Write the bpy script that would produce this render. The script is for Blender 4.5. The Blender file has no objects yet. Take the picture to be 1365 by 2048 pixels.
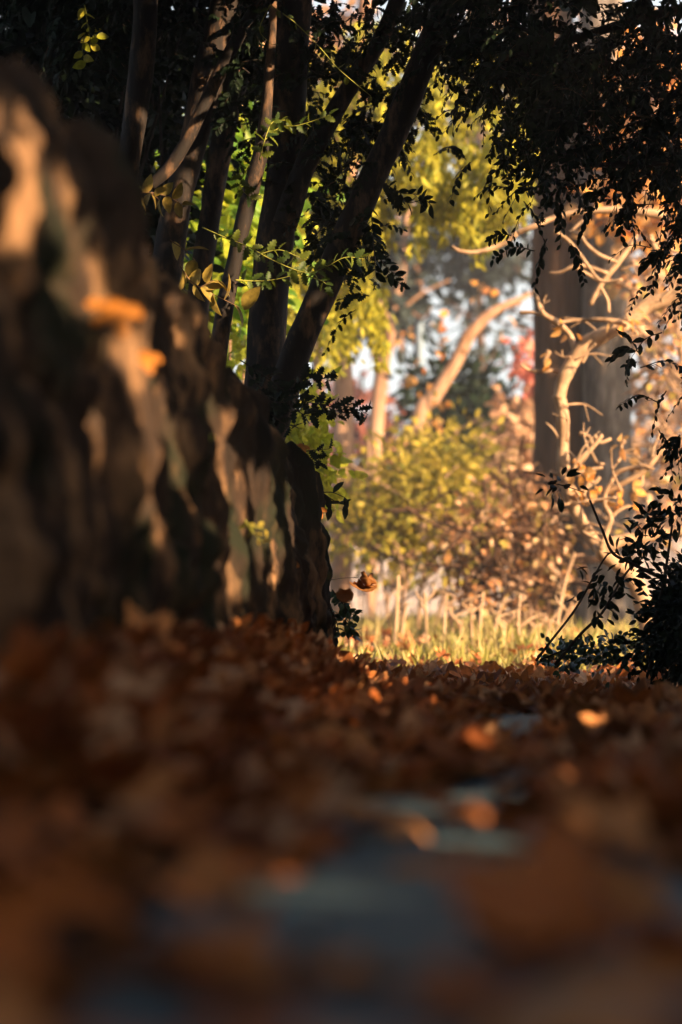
import bpy, math
import numpy as np
from mathutils import Vector

# ------------------------------------------------------------------ camera
SC = bpy.context.scene
COL = SC.collection
FPX = 85.0 / 36.0 * 2048.0            # focal length in photo pixels
CAM_Z = 0.20
PITCH = math.atan(216.0 / FPX)        # horizon at row 1240
cam_d = bpy.data.cameras.new('camera')
cam = bpy.data.objects.new('camera', cam_d)
COL.objects.link(cam)
cam.location = (0, 0, CAM_Z)
cam.rotation_euler = (math.radians(90) + PITCH, 0, 0)
cam_d.sensor_fit = 'VERTICAL'
cam_d.sensor_height = 36.0
cam_d.sensor_width = 24.0
cam_d.lens = 85.0
cam_d.clip_start = 0.05
cam_d.clip_end = 2000
cam_d.dof.use_dof = True
cam_d.dof.focus_distance = 7.5
cam_d.dof.aperture_fstop = 2.5
SC.camera = cam

# ------------------------------------------------------------------ light
HAZE = 0.0035
SUN_EL = math.radians(21)
SUN_H = (0.80, -0.60)                 # towards the sun, on the ground plane
SUN = np.array([SUN_H[0] * math.cos(SUN_EL), SUN_H[1] * math.cos(SUN_EL), math.sin(SUN_EL)])
W = bpy.data.worlds.new('World')
SC.world = W
W.use_nodes = True
wn = W.node_tree
bg = wn.nodes['Background']
sky = wn.nodes.new('ShaderNodeTexSky')
sky.sky_type = 'NISHITA'
sky.sun_disc = False
sky.sun_elevation = SUN_EL
sky.sun_rotation = math.atan2(SUN_H[0], SUN_H[1])
sky.dust_density = 6.0
sky.ozone_density = 1.5
# bright hazy band of thin cloud low over the horizon
wtc = wn.nodes.new('ShaderNodeTexCoord')
wsx = wn.nodes.new('ShaderNodeSeparateXYZ')
wn.links.new(wtc.outputs['Generated'], wsx.inputs[0])
wnz = wn.nodes.new('ShaderNodeTexNoise')
wnz.inputs['Scale'].default_value = 5.0
wnz.inputs['Detail'].default_value = 5.0
wn.links.new(wtc.outputs['Generated'], wnz.inputs['Vector'])
wad = wn.nodes.new('ShaderNodeMath'); wad.operation = 'MULTIPLY_ADD'
wn.links.new(wnz.outputs['Fac'], wad.inputs[0]); wad.inputs[1].default_value = -0.35
wn.links.new(wsx.outputs['Z'], wad.inputs[2])
wmr = wn.nodes.new('ShaderNodeMapRange')
wn.links.new(wad.outputs[0], wmr.inputs[0])
wmr.inputs[1].default_value = 0.02; wmr.inputs[2].default_value = 0.20
wmr.inputs[3].default_value = 0.92; wmr.inputs[4].default_value = 0.0
wmx = wn.nodes.new('ShaderNodeMix'); wmx.data_type = 'RGBA'
wn.links.new(wmr.outputs[0], wmx.inputs['Factor'])
wn.links.new(sky.outputs[0], wmx.inputs['A'])
wmx.inputs['B'].default_value = (3.3, 3.6, 3.65, 1)
wn.links.new(wmx.outputs['Result'], bg.inputs[0])
bg.inputs[1].default_value = 0.088
sl = bpy.data.lights.new('sun', 'SUN')
sl.energy = 5.0
sl.angle = math.radians(0.5)
sl.color = (1.0, 0.69, 0.41)
so = bpy.data.objects.new('sun', sl)
COL.objects.link(so)
so.rotation_euler = Vector(SUN).to_track_quat('Z', 'Y').to_euler()
so.location = (20, -15, 14)
SC.view_settings.view_transform = 'Standard'
SC.view_settings.look = 'None'
SC.view_settings.gamma = 1.0
SC.view_settings.use_curve_mapping = False
SC.view_settings.exposure = 2.0
SC.render.engine = 'CYCLES'
cy = SC.cycles
cy.use_denoising = True
cy.max_bounces = 5
cy.diffuse_bounces = 3
cy.glossy_bounces = 2
cy.transmission_bounces = 3
cy.transparent_max_bounces = 4
cy.caustics_reflective = False
cy.caustics_refractive = False
cy.sample_clamp_indirect = 4.0

# ------------------------------------------------------------------ helpers
R = np.random.default_rng(11)


def P(px, py, d):
    """A point seen at photo pixel (px, py), d metres down the path."""
    px = np.asarray(px, float); py = np.asarray(py, float); d = np.asarray(d, float)
    rx = (px - 682.5) / FPX
    ry = (1024 - py) / FPX
    s, c = math.sin(PITCH), math.cos(PITCH)
    dy = c - ry * s
    dz = s + ry * c
    k = d / dy
    return np.stack(np.broadcast_arrays(rx * k, d, CAM_Z + dz * k), -1)


def pix(p):
    """Photo pixel of points."""
    s, c = math.sin(PITCH), math.cos(PITCH)
    q = p - np.array([0, 0, CAM_Z])
    f = q[:, 1] * c + q[:, 2] * s
    u = -q[:, 1] * s + q[:, 2] * c
    f = np.maximum(f, 1e-3)
    return 682.5 + q[:, 0] / f * FPX, 1024 - u / f * FPX


def _h(i, j, k, seed):
    n = (i * 374761393 + j * 668265263 + k * 2147483647 + seed * 1274126177) & 0xFFFFFFFF
    n = ((n ^ (n >> 13)) * 1274126177) & 0xFFFFFFFF
    n = ((n ^ (n >> 16)) * 2246822519) & 0xFFFFFFFF
    return ((n ^ (n >> 15)) & 0xFFFFFF) / float(0xFFFFFF)


def vnoise(p, seed=0):
    p = np.asarray(p, float)
    i = np.floor(p).astype(np.int64)
    f = p - i
    f = f * f * (3 - 2 * f)
    r = 0
    for a in (0, 1):
        wa = f[:, 0] if a else 1 - f[:, 0]
        for b in (0, 1):
            wb = f[:, 1] if b else 1 - f[:, 1]
            for c in (0, 1):
                wc = f[:, 2] if c else 1 - f[:, 2]
                r = r + wa * wb * wc * _h(i[:, 0] + a, i[:, 1] + b, i[:, 2] + c, seed)
    return r * 2 - 1


def fbm(p, seed=0, octs=4):
    r = 0; a = 1.0; p = np.asarray(p, float)
    for o in range(octs):
        r = r + a * vnoise(p * 2 ** o, seed + o)
        a *= 0.5
    return r


def unit(v):
    return v / np.maximum(np.linalg.norm(v, axis=-1, keepdims=True), 1e-9)


def rand_unit(n):
    return unit(R.normal(size=(n, 3)))


def sstep(a, b, x):
    t = np.clip((x - a) / (b - a), 0, 1)
    return t * t * (3 - 2 * t)


def tag(o, label, cat=None, group=None, kind=None):
    if label: o['label'] = label
    if cat: o['category'] = cat
    if group: o['group'] = group
    if kind: o['kind'] = kind
    return o


def empty(name, loc, label, cat, group=None):
    o = bpy.data.objects.new(name, None)
    o.empty_display_size = 0.1
    o.location = tuple(float(v) for v in loc)
    COL.objects.link(o)
    return tag(o, label, cat, group)


class MB:
    """Collects shapes and links them as one mesh object."""

    def __init__(self):
        self.v = []; self.r = []; self.f = {}; self.n = 0

    def add(self, v, faces, rnd=0.5):
        v = np.asarray(v, float).reshape(-1, 3)
        self.v.append(v)
        self.r.append(np.broadcast_to(np.asarray(rnd, float), (len(v),)).copy())
        for f in faces:
            f = np.asarray(f, np.int64)
            if f.size:
                self.f.setdefault(f.shape[1], []).append(f + self.n)
        self.n += len(v)

    def build(self, name, mat, parent=None, smooth=True, kind=None):
        v = np.concatenate(self.v); r = np.concatenate(self.r)
        if parent is not None:
            v = v - np.array(parent.location)
        me = bpy.data.meshes.new(name)
        me.vertices.add(len(v))
        me.vertices.foreach_set('co', v.astype(np.float32).ravel())
        idx = []; st = []; off = 0
        for k, fl in self.f.items():
            f = np.concatenate(fl)
            idx.append(f.ravel())
            st.append(off + np.arange(len(f)) * k)
            off += f.size
        idx = np.concatenate(idx); st = np.concatenate(st)
        me.loops.add(len(idx))
        me.loops.foreach_set('vertex_index', idx.astype(np.int32))
        me.polygons.add(len(st))
        me.polygons.foreach_set('loop_start', st.astype(np.int32))
        a = me.attributes.new('rnd', 'FLOAT', 'POINT')
        a.data.foreach_set('value', r.astype(np.float32))
        me.update(calc_edges=True)
        me.validate()
        if smooth:
            me.polygons.foreach_set('use_smooth', np.ones(len(me.polygons), bool))
        me.materials.append(mat)
        o = bpy.data.objects.new(name, me)
        COL.objects.link(o)
        if parent is not None:
            o.parent = parent
        if kind: o['kind'] = kind
        return o


def catmull(pts, rad, n=6):
    pts = np.asarray(pts, float); rad = np.asarray(rad, float)
    if len(pts) == 2:
        t = np.linspace(0, 1, n + 1)[:, None]
        return pts[0] * (1 - t) + pts[1] * t, (rad[0] * (1 - t) + rad[1] * t)[:, 0]
    q = np.vstack([2 * pts[0] - pts[1], pts, 2 * pts[-1] - pts[-2]])
    o = []; ro = []
    for i in range(len(pts) - 1):
        a, b, c, d = q[i], q[i + 1], q[i + 2], q[i + 3]
        for t in np.arange(n) / n:
            o.append(0.5 * (2 * b + (c - a) * t + (2 * a - 5 * b + 4 * c - d) * t * t + (3 * b - a - 3 * c + d) * t ** 3))
            ro.append(rad[i] * (1 - t) + rad[i + 1] * t)
    o.append(pts[-1]); ro.append(rad[-1])
    return np.array(o), np.array(ro)


def tube(mb, pts, rad, sides=8, n=6, rough=0.0, freq=8.0, seed=0, rnd=0.5, wander=0.0, zst=.35):
    p, r = catmull(pts, rad, n)
    m = len(p)
    if wander:
        w = np.stack([vnoise(np.stack([np.arange(m) * 0.37, np.full(m, seed * 7.3 + a), np.zeros(m)], 1), seed + a) for a in range(3)], 1)
        e = np.minimum(np.arange(m), m - 1 - np.arange(m)) / max(m - 1, 1)
        p = p + w * wander * np.minimum(1, e * 4)[:, None]
    t = unit(np.gradient(p, axis=0))
    ref = np.array([0.31, 0.17, 0.93]) if abs(t[0, 2]) < 0.85 else np.array([0.95, 0.3, 0.05])
    u = unit(np.cross(t[0], ref)[None])[0]
    U = []
    for i in range(m):
        u = u - t[i] * np.dot(u, t[i])
        u = u / max(np.linalg.norm(u), 1e-9)
        U.append(u)
    U = np.array(U); V = np.cross(t, U)
    a = np.arange(sides) / sides * 2 * math.pi
    ring = np.cos(a)[None, :, None] * U[:, None] + np.sin(a)[None, :, None] * V[:, None]
    rr = np.repeat(r[:, None], sides, 1)
    if rough:
        base = (p[:, None] + ring * r[:, None, None]).reshape(-1, 3)
        nz = fbm(base * np.array([freq, freq, freq * zst]), seed, 3).reshape(m, sides)
        rr = rr * (1 + rough * nz)
    v = (p[:, None] + ring * rr[:, :, None]).reshape(-1, 3)
    v = np.vstack([v, p[:1], p[-1:] + t[-1:] * r[-1] * 0.4])
    i = np.arange(m - 1)[:, None] * sides
    j = np.arange(sides)[None]
    j2 = (j + 1) % sides
    q = np.stack([i + j, i + j2, i + sides + j2, i + sides + j], -1).reshape(-1, 4)
    c0, c1 = m * sides, m * sides + 1
    j = np.arange(sides); j2 = (j + 1) % sides
    cap = np.vstack([np.stack([np.full(sides, c0), j2, j], 1),
                     np.stack([np.full(sides, c1), (m - 1) * sides + j, (m - 1) * sides + j2], 1)])
    mb.add(v, [q, cap], rnd)
    return p


# leaf shapes: (verts with x across, y along, z up; faces)
def _strip_leaf(ys, ws, fold=0.18, curl=0.15, wave=0.0):
    v = []; f = []
    n = len(ys)
    for k, (y, w) in enumerate(zip(ys, ws)):
        z = -curl * y * y
        e = wave * (1 if k % 2 else -1)
        v += [(-w, y, z + fold * w + e), (0, y, z), (w, y, z + fold * w - e * 0.7)]
    for k in range(n - 1):
        a = 3 * k
        f.append((a, a + 1, a + 4, a + 3)); f.append((a + 1, a + 2, a + 5, a + 4))
    return np.array(v), [np.array(f)]


T_OVAL = _strip_leaf([0, .12, .35, .65, .88, 1], [.02, .13, .23, .21, .1, .01], 0.25, 0.18)
T_SIMPLE = _strip_leaf([0, .3, .7, 1], [.02, .22, .2, .01], 0.25, 0.18)
T_NARROW = _strip_leaf([0, .3, .7, 1], [.03, .11, .1, .01], 0.2, 0.2)
T_BROAD = _strip_leaf([0, .1, .3, .5, .75, .92, 1], [.02, .2, .33, .36, .26, .1, .01], 0.3, 0.3)
T_SPINY = _strip_leaf([0, .10, .20, .30, .42, .52, .64, .74, .85, .92, 1.0],
                      [.02, .10, .30, .15, .34, .17, .30, .13, .2, .05, .0], 0.35, 0.2, 0.02)


def _lobed(curl, fold, seed, lobes=5):
    rg = np.random.default_rng(seed)
    n = 30
    a = np.linspace(-math.pi * 0.92, math.pi * 0.92, n)
    r = 0.30 + 0.23 * np.abs(np.cos(a * lobes / 2.0)) ** 1.6 * (1.0 - 0.18 * np.abs(a) / math.pi) + 0.05 * rg.random(n)
    r *= 0.75 + 0.35 * np.cos(a / 2)
    v = [(0, 0, 0)]
    for s in (0.45, 1.0):
        x = np.sin(a) * r * s; y = np.cos(a) * r * s
        z = curl * (x * x * 1.6 + y * y) + fold * np.abs(x) + 0.05 * np.sin(a * 3 + seed) * s * s + 0.03 * rg.normal(size=n) * s
        v += list(zip(x, y, z))
    v = np.array(v)
    v[:, 1] += 0.35
    f3 = [(0, 1 + k, 2 + k) for k in range(n - 1)]
    f4 = [(1 + k, 1 + n + k, 2 + n + k, 2 + k) for k in range(n - 1)]
    # stalk
    b = len(v)
    st = np.array([(-.008, .3, 0), (.008, .3, 0), (.006, -.05, .02), (-.006, -.05, .02), (.004, -.3, .08), (-.004, -.3, .08)])
    v = np.vstack([v, st])
    f4 += [(b, b + 1, b + 2, b + 3), (b + 3, b + 2, b + 4, b + 5)]
    return v, [np.array(f3), np.array(f4)]


T_FALLEN = [_lobed(0.45, 0.05, 1), _lobed(-0.5, 0.1, 2), _lobed(.8, -0.1, 3), _lobed(0.25, 0.25, 4, 7), _lobed(-.8, 0.3, 5, 3)]


def leaves(mb, T, pos, dirv, nrm, L, wr=1.0, rnd=None):
    tv, tf = T
    n = len(pos)
    if n == 0: return
    d = unit(dirv)
    s = unit(np.cross(d, nrm))
    u = np.cross(s, d)
    L = np.broadcast_to(np.asarray(L, float), (n,))
    wr = np.broadcast_to(np.asarray(wr, float), (n,))
    v = (pos[:, None]
         + s[:, None] * (tv[None, :, 0:1] * (L * wr)[:, None, None])
         + d[:, None] * (tv[None, :, 1:2] * L[:, None, None])
         + u[:, None] * (tv[None, :, 2:3] * L[:, None, None]))
    if rnd is None: rnd = R.random(n)
    k = len(tv)
    faces = [(np.arange(n)[:, None, None] * k + f[None]).reshape(-1, f.shape[1]) for f in tf]
    mb.add(v.reshape(-1, 3), faces, np.repeat(rnd, k))


def blob_points(blobs, n, clump=14, cr=0.06, hollow=0.0):
    """n points clumped inside ellipsoids [(centre, radii, weight)]."""
    w = np.array([b[2] for b in blobs], float); w /= w.sum()
    nc = max(1, n // clump)
    ib = R.choice(len(blobs), nc, p=w)
    c = np.array([b[0] for b in blobs])[ib]; r = np.array([b[1] for b in blobs])[ib]
    q = rand_unit(nc) * (hollow + (1 - hollow) * R.random((nc, 1)) ** (1 / 2.4))
    cc = c + q * r
    k = R.integers(0, nc, n)
    off = R.normal(size=(n, 3)) * cr
    p = cc[k] + off
    return p, unit(off + 0.4 * rand_unit(n) * cr), cc


def PB(px, py, rx, ry, d, dr, w=None):
    """An ellipsoid drawn from its place and size in the photo, dr metres deep."""
    return (P(px, py, d), np.array([rx * d / FPX, dr, ry * d / FPX]), w if w else rx * ry)


# ------------------------------------------------------------------ materials
def new_mat(name):
    m = bpy.data.materials.new(name)
    m.use_nodes = True
    nt = m.node_tree
    for n in list(nt.nodes): nt.nodes.remove(n)
    out = nt.nodes.new('ShaderNodeOutputMaterial')
    return m, nt, out


def ramp(nt, fac, cols):
    r = nt.nodes.new('ShaderNodeValToRGB')
    e = r.color_ramp.elements
    while len(e) < len(cols): e.new(0.5)
    for k, c in enumerate(cols):
        e[k].position = k / max(1, len(cols) - 1)
        e[k].color = (*c, 1)
    nt.links.new(fac, r.inputs[0])
    return r.outputs[0]


def leaf_mat(name, cols, trans=0.35, rough=0.55, spec=0.3, tcol=None, nscale=60):
    m, nt, out = new_mat(name)
    at = nt.nodes.new('ShaderNodeAttribute'); at.attribute_name = 'rnd'
    c = ramp(nt, at.outputs['Fac'], cols)
    tc = nt.nodes.new('ShaderNodeTexCoord')
    nz = nt.nodes.new('ShaderNodeTexNoise')
    nz.inputs['Scale'].default_value = nscale
    nt.links.new(tc.outputs['Object'], nz.inputs['Vector'])
    mr = nt.nodes.new('ShaderNodeMapRange')
    mr.inputs[1].default_value = 0.3; mr.inputs[2].default_value = 0.7
    mr.inputs[3].default_value = 0.65; mr.inputs[4].default_value = 1.25
    nt.links.new(nz.outputs['Fac'], mr.inputs[0])
    mx = nt.nodes.new('ShaderNodeVectorMath'); mx.operation = 'SCALE'
    nt.links.new(c, mx.inputs[0]); nt.links.new(mr.outputs[0], mx.inputs['Scale'])
    p = nt.nodes.new('ShaderNodeBsdfPrincipled')
    p.inputs['Roughness'].default_value = rough
    p.inputs['Specular IOR Level'].default_value = spec
    nt.links.new(mx.outputs[0], p.inputs['Base Color'])
    t = nt.nodes.new('ShaderNodeBsdfTranslucent')
    if tcol:
        tm = nt.nodes.new('ShaderNodeMix'); tm.data_type = 'RGBA'
        tm.inputs['Factor'].default_value = 0.6
        nt.links.new(mx.outputs[0], tm.inputs['A'])
        tm.inputs['B'].default_value = (*tcol, 1)
        nt.links.new(tm.outputs['Result'], t.inputs['Color'])
    else:
        nt.links.new(mx.outputs[0], t.inputs['Color'])
    ms = nt.nodes.new('ShaderNodeMixShader')
    ms.inputs[0].default_value = trans
    nt.links.new(p.outputs[0], ms.inputs[1]); nt.links.new(t.outputs[0], ms.inputs[2])
    nt.links.new(ms.outputs[0], out.inputs['Surface'])
    return m


def rough_mat(name, cols, scale=12, stretch=(1, 1, 1), bump=0.4, rough=0.85, spec=0.2, dist=0.01, extra=None):
    m, nt, out = new_mat(name)
    tc = nt.nodes.new('ShaderNodeTexCoord')
    mp = nt.nodes.new('ShaderNodeMapping')
    mp.inputs['Scale'].default_value = stretch
    nt.links.new(tc.outputs['Object'], mp.inputs['Vector'])
    nz = nt.nodes.new('ShaderNodeTexNoise')
    nz.inputs['Scale'].default_value = scale
    nz.inputs['Detail'].default_value = 6
    nz.inputs['Roughness'].default_value = 0.65
    nt.links.new(mp.outputs[0], nz.inputs['Vector'])
    mr = nt.nodes.new('ShaderNodeMapRange')
    mr.inputs[1].default_value = 0.3; mr.inputs[2].default_value = 0.72
    nt.links.new(nz.outputs['Fac'], mr.inputs[0])
    c = ramp(nt, mr.outputs[0], cols)
    if extra:                                     # a second colour in broad patches (moss, lichen)
        n2 = nt.nodes.new('ShaderNodeTexNoise')
        n2.inputs['Scale'].default_value = extra[1]; n2.inputs['Detail'].default_value = 4
        nt.links.new(tc.outputs['Object'], n2.inputs['Vector'])
        m2 = nt.nodes.new('ShaderNodeMapRange')
        m2.inputs[1].default_value = extra[2]; m2.inputs[2].default_value = extra[2] + 0.1
        m2.inputs[4].default_value = 0.85
        nt.links.new(n2.outputs['Fac'], m2.inputs[0])
        mx = nt.nodes.new('ShaderNodeMix'); mx.data_type = 'RGBA'
        nt.links.new(m2.outputs[0], mx.inputs['Factor'])
        nt.links.new(c, mx.inputs['A'])
        mx.inputs['B'].default_value = (*extra[0], 1)
        c = mx.outputs['Result']
    p = nt.nodes.new('ShaderNodeBsdfPrincipled')
    p.inputs['Roughness'].default_value = rough
    p.inputs['Specular IOR Level'].default_value = spec
    nt.links.new(c, p.inputs['Base Color'])
    b = nt.nodes.new('ShaderNodeBump')
    b.inputs['Strength'].default_value = bump
    b.inputs['Distance'].default_value = dist
    nt.links.new(nz.outputs['Fac'], b.inputs['Height'])
    nt.links.new(b.outputs[0], p.inputs['Normal'])
    nt.links.new(p.outputs[0], out.inputs['Surface'])
    return m


M_SOIL = rough_mat('leaf mould', [(.012, .010, .009), (.035, .022, .014), (.07, .04, .022)], 25, bump=0.6)
M_TARMAC = rough_mat('old tarmac', [(.03, .055, .07), (.065, .115, .14), (.10, .17, .2)], 40, bump=0.3, rough=0.55, spec=0.5, dist=0.004)  # blue sky reflection is put into the tarmac colour
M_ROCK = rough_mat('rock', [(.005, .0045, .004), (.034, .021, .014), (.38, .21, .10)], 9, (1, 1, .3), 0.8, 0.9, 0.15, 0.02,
                   extra=((.010, .014, .007), 4, 0.5))  # ramp contrast and dark moss patches also put shade into the rock colour
M_HOLLYBARK = rough_mat('smooth dark bark', [(.012, .011, .010), (.024, .018, .015), (.22, .125, .066)], 18, (1, 1, .4), 0.5, 0.8, 0.2, 0.008)
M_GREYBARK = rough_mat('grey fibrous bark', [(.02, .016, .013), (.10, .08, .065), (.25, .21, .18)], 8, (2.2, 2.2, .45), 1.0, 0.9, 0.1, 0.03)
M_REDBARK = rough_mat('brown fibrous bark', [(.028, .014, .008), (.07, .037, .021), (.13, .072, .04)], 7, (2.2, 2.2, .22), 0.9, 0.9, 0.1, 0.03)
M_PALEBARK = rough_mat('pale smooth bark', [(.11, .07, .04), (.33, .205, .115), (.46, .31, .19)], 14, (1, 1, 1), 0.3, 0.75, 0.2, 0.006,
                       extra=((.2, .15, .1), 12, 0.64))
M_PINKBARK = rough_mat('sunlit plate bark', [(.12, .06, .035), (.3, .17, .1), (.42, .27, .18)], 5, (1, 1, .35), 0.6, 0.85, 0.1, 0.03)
M_DARKTWIG = rough_mat('dark twig', [(.02, .016, .012), (.04, .03, .022), (.06, .045, .03)], 30, bump=0.2)
M_TWIG = rough_mat('brown twig', [(.1, .06, .035), (.2, .12, .07), (.3, .2, .12)], 30, bump=0.2)
M_STALK = rough_mat('dry stalk', [(.2, .12, .065), (.36, .23, .13), (.46, .32, .2)], 20, (1, 1, .3), bump=0.2)
M_GREENSTEM = rough_mat('green stem', [(.16, .18, .03), (.26, .26, .05), (.34, .32, .07)], 30, bump=0.1)
M_POST = rough_mat('pale blue-grey paint', [(.13, .18, .22), (.16, .21, .25), (.18, .23, .28)], 6, bump=0.05, rough=0.5)
M_GREYTHICKET = rough_mat('bare grey stems', [(.3, .24, .22), (.42, .36, .34), (.5, .44, .42)], 8, bump=0.1)  # pale grey also stands in for low mist beyond the grass

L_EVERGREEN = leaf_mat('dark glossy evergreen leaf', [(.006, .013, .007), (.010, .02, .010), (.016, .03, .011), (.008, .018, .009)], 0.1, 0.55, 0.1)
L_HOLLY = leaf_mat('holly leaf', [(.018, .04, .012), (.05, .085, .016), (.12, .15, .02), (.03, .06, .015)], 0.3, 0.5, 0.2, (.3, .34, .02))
L_GREEN = leaf_mat('bright green leaf', [(.05, .15, .02), (.2, .34, .03), (.52, .52, .04), (.1, .24, .03)], 0.55, 0.45, 0.4)
L_LIME = leaf_mat('yellow green leaf', [(.3, .34, .02), (.5, .5, .04), (.62, .55, .06), (.36, .42, .03)], 0.5, 0.5, 0.3)
L_WEEP = leaf_mat('weeping yellow foliage', [(.1, .12, .015), (.28, .26, .02), (.46, .40, .03), (.18, .18, .02)], 0.4, 0.6, 0.2)
L_OLIVE = leaf_mat('olive foliage', [(.09, .095, .012), (.26, .22, .022), (.48, .36, .05), (.2, .17, .02)], 0.4, 0.6, 0.2)
L_OLIVELEAF = leaf_mat('dull yellow broad leaf', [(.2, .16, .03), (.34, .25, .05), (.42, .3, .07)], 0.4, 0.5, 0.3)
L_ORANGE = leaf_mat('orange autumn leaf', [(.5, .18, .03), (.68, .32, .06), (.6, .36, .14), (.42, .14, .04)], 0.45, 0.6, 0.2)
L_PEACH = leaf_mat('dry tan leaf', [(.34, .18, .09), (.55, .32, .17), (.62, .42, .26), (.4, .2, .1)], 0.35, 0.7, 0.2)
L_COPPER = leaf_mat('copper leaf', [(.2, .1, .04), (.5, .24, .1), (.68, .38, .2), (.72, .48, .3), (.4, .3, .06), (.34, .14, .05)], 0.4, 0.65, 0.2)
L_TAN = leaf_mat('brown leaf', [(.16, .09, .05), (.28, .17, .1), (.38, .25, .16), (.2, .12, .08)], 0.35, 0.7, 0.2)
L_RUST = leaf_mat('red brown leaf', [(.14, .04, .025), (.3, .09, .05), (.42, .16, .1)], 0.35, 0.7, 0.2)
L_PINE = leaf_mat('grey green needles', [(.010, .017, .015), (.018, .028, .024), (.03, .038, .03)], 0.15, 0.7, 0.2)
L_FALLEN = leaf_mat('fallen leaf', [(.10, .03, .014), (.42, .135, .04), (.66, .27, .08), (.66, .4, .22), (.2, .06, .022), (.58, .17, .03)], 0.25, 0.6, 0.3, (.5, .16, .03))
L_GRASS = leaf_mat('grass blade', [(.14, .15, .03), (.36, .31, .07), (.52, .4, .17)], 0.4, 0.6, 0.2)
L_DRYLEAF = leaf_mat('dry brown leaf', [(.16, .07, .025), (.36, .16, .05), (.45, .2, .06)], 0.45, 0.6, 0.2, (.6, .24, .05), 25)
L_IVY = leaf_mat('ivy leaf', [(.012, .03, .014), (.025, .06, .025), (.05, .1, .03)], 0.2, 0.35, 0.5)

# ------------------------------------------------------------------ terrain
WALL_Y = np.array([-1.0, .5, 2.3, 3.0, 5.0, 6.3, 7.4, 9])
WALL_X = np.array([-.5, -.43, -.37, -.35, -.235, -.135, -.05, .0])


def xw(y): return np.interp(y, WALL_Y, WALL_X)


def H(x, y):
    x = np.asarray(x, float); y = np.asarray(y, float)
    c = np.interp(x, [-.5, -.2, 0, .27, .47, 1.0, 2.5], [.045, .035, .0, -.035, -.05, -.07, -.075])
    z = c * np.exp(-((y - 7.2) / 1.25) ** 2)
    z = z + np.interp(y, [0, 8.6, 10, 12, 16, 20, 30, 60, 200], [0, 0, .0, .03, .085, .125, .18, .35, 1.2])
    dx = x - xw(y)
    pile = np.interp(y, [0, 5.5, 6.6, 7.5], [.13, .14, .07, 0.0])
    z = z + pile * np.exp(-(np.maximum(dx, 0) / .14) ** 2)
    z = z + .42 * sstep(-.12, -.3, dx) * (1 - sstep(7.7, 8.6, y))
    p = np.stack([x.ravel(), y.ravel(), np.zeros(x.size)], 1)
    z = z + .012 * fbm(p * 1.7, 5, 3).reshape(x.shape) * (1 + .6 * sstep(9, 14, y))
    return z


def sheet(mb, xs, ys, f, rnd=0.5):
    X, Y = np.meshgrid(xs, ys)
    Z = f(X, Y)
    nx, ny = len(xs), len(ys)
    i = np.arange(ny - 1)[:, None] * nx; j = np.arange(nx - 1)[None]
    q = np.stack([i + j, i + j + 1, i + nx + j + 1, i + nx + j], -1).reshape(-1, 4)
    mb.add(np.stack([X, Y, Z], -1).reshape(-1, 3), [q], rnd)


m = MB()
xs = np.unique(np.concatenate([np.linspace(-300, -6, 14), np.linspace(-6, -1, 26), np.linspace(-1, 2, 76), np.linspace(2, 8, 26), np.linspace(8, 300, 14)]))
ys = np.unique(np.concatenate([np.linspace(-40, -2, 8), np.linspace(-2, 10, 150), np.linspace(10, 30, 60), np.linspace(30, 400, 24)]))
sheet(m, xs, ys, H)
tag(m.build('ground', M_SOIL), 'brown leafy ground rising to a low crest beside the rock bank', 'ground', kind='structure')

m = MB()
sheet(m, np.linspace(-.12, 1.3, 40), np.linspace(-2, 6.6, 120), lambda X, Y: H(X, Y) + .004 + .0)
tag(m.build('path', M_TARMAC), 'bluish grey tarmac path showing between fallen leaves', 'path', kind='structure')

# ------------------------------------------------------------------ sun patches, with foliage gaps shaped to let them through
WALL_LIT = [(265, 910, 32, 80), (258, 1060, 20, 60), (325, 800, 24, 60), (430, 880, 26, 60), (462, 960, 18, 40), (455, 1090, 30, 90),
            (397, 1100, 16, 45), (492, 1040, 14, 120), (525, 1110, 14, 60), (125, 450, 30, 110), (25, 210, 18, 90), (80, 215, 22, 70),
            (260, 575, 14, 50), (325, 570, 8, 60), (370, 610, 8, 50), (190, 615, 50, 14), (270, 716, 20, 20), (455, 770, 8, 30), (240, 700, 16, 30), (350, 1000, 8, 50), (300, 760, 8, 40), (415, 780, 8, 40), (520, 1000, 8, 50), (545, 1100, 8, 60), (575, 1050, 8, 60),
            (440, 1180, 10, 30), (200, 820, 8, 60), (160, 700, 10, 50), (55, 430, 10, 70), (170, 480, 8, 60)]
FAR_LIT = [(420, 150, 36, 85, 7.95), (440, 40, 30, 70, 7.95), (370, 275, 40, 60, 7.72), (330, 345, 30, 30, 7.72), (420, 190, 30, 50, 7.72), (480, 80, 20, 40, 7.75),
           (505, 370, 24, 90, 7.62), (485, 470, 18, 40, 7.62), (178, 70, 24, 40, 7.6), (150, 40, 10, 50, 7.6), (140, 100, 30, 20, 7.6), (355, 390, 34, 26, 7.95), (430, 480, 60, 26, 7.5), (540, 510, 60, 40, 7.5), (640, 530, 80, 26, 7.5),
           (420, 585, 70, 40, 7.2), (315, 390, 50, 20, 7.2), (540, 260, 50, 60, 7.6), (722, 1170, 46, 30, 7.4), (630, 1015, 26, 30, 7.15), (622, 1120, 14, 110, 7.1),
           (620, 1210, 14, 30, 7.1), (745, 1300, 60, 18, 7.1), (650, 1285, 30, 14, 7.0), (980, 1335, 24, 10, 7.2), (1135, 1335, 20, 10, 7.2), (640, 100, 60, 60, 7.5), (300, 260, 10, 60, 7.4),
           (545, 1282, 14, 14, 6.2), (590, 1290, 16, 12, 6.3), (690, 1330, 14, 14, 6.0), (860, 1345, 24, 8, 6.2)]
GROUND_LIT = [(R.uniform(-.1, .12 * yy), yy, R.uniform(.06, .105)) for yy in R.uniform(1.4, 6.9, 44)]
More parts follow.
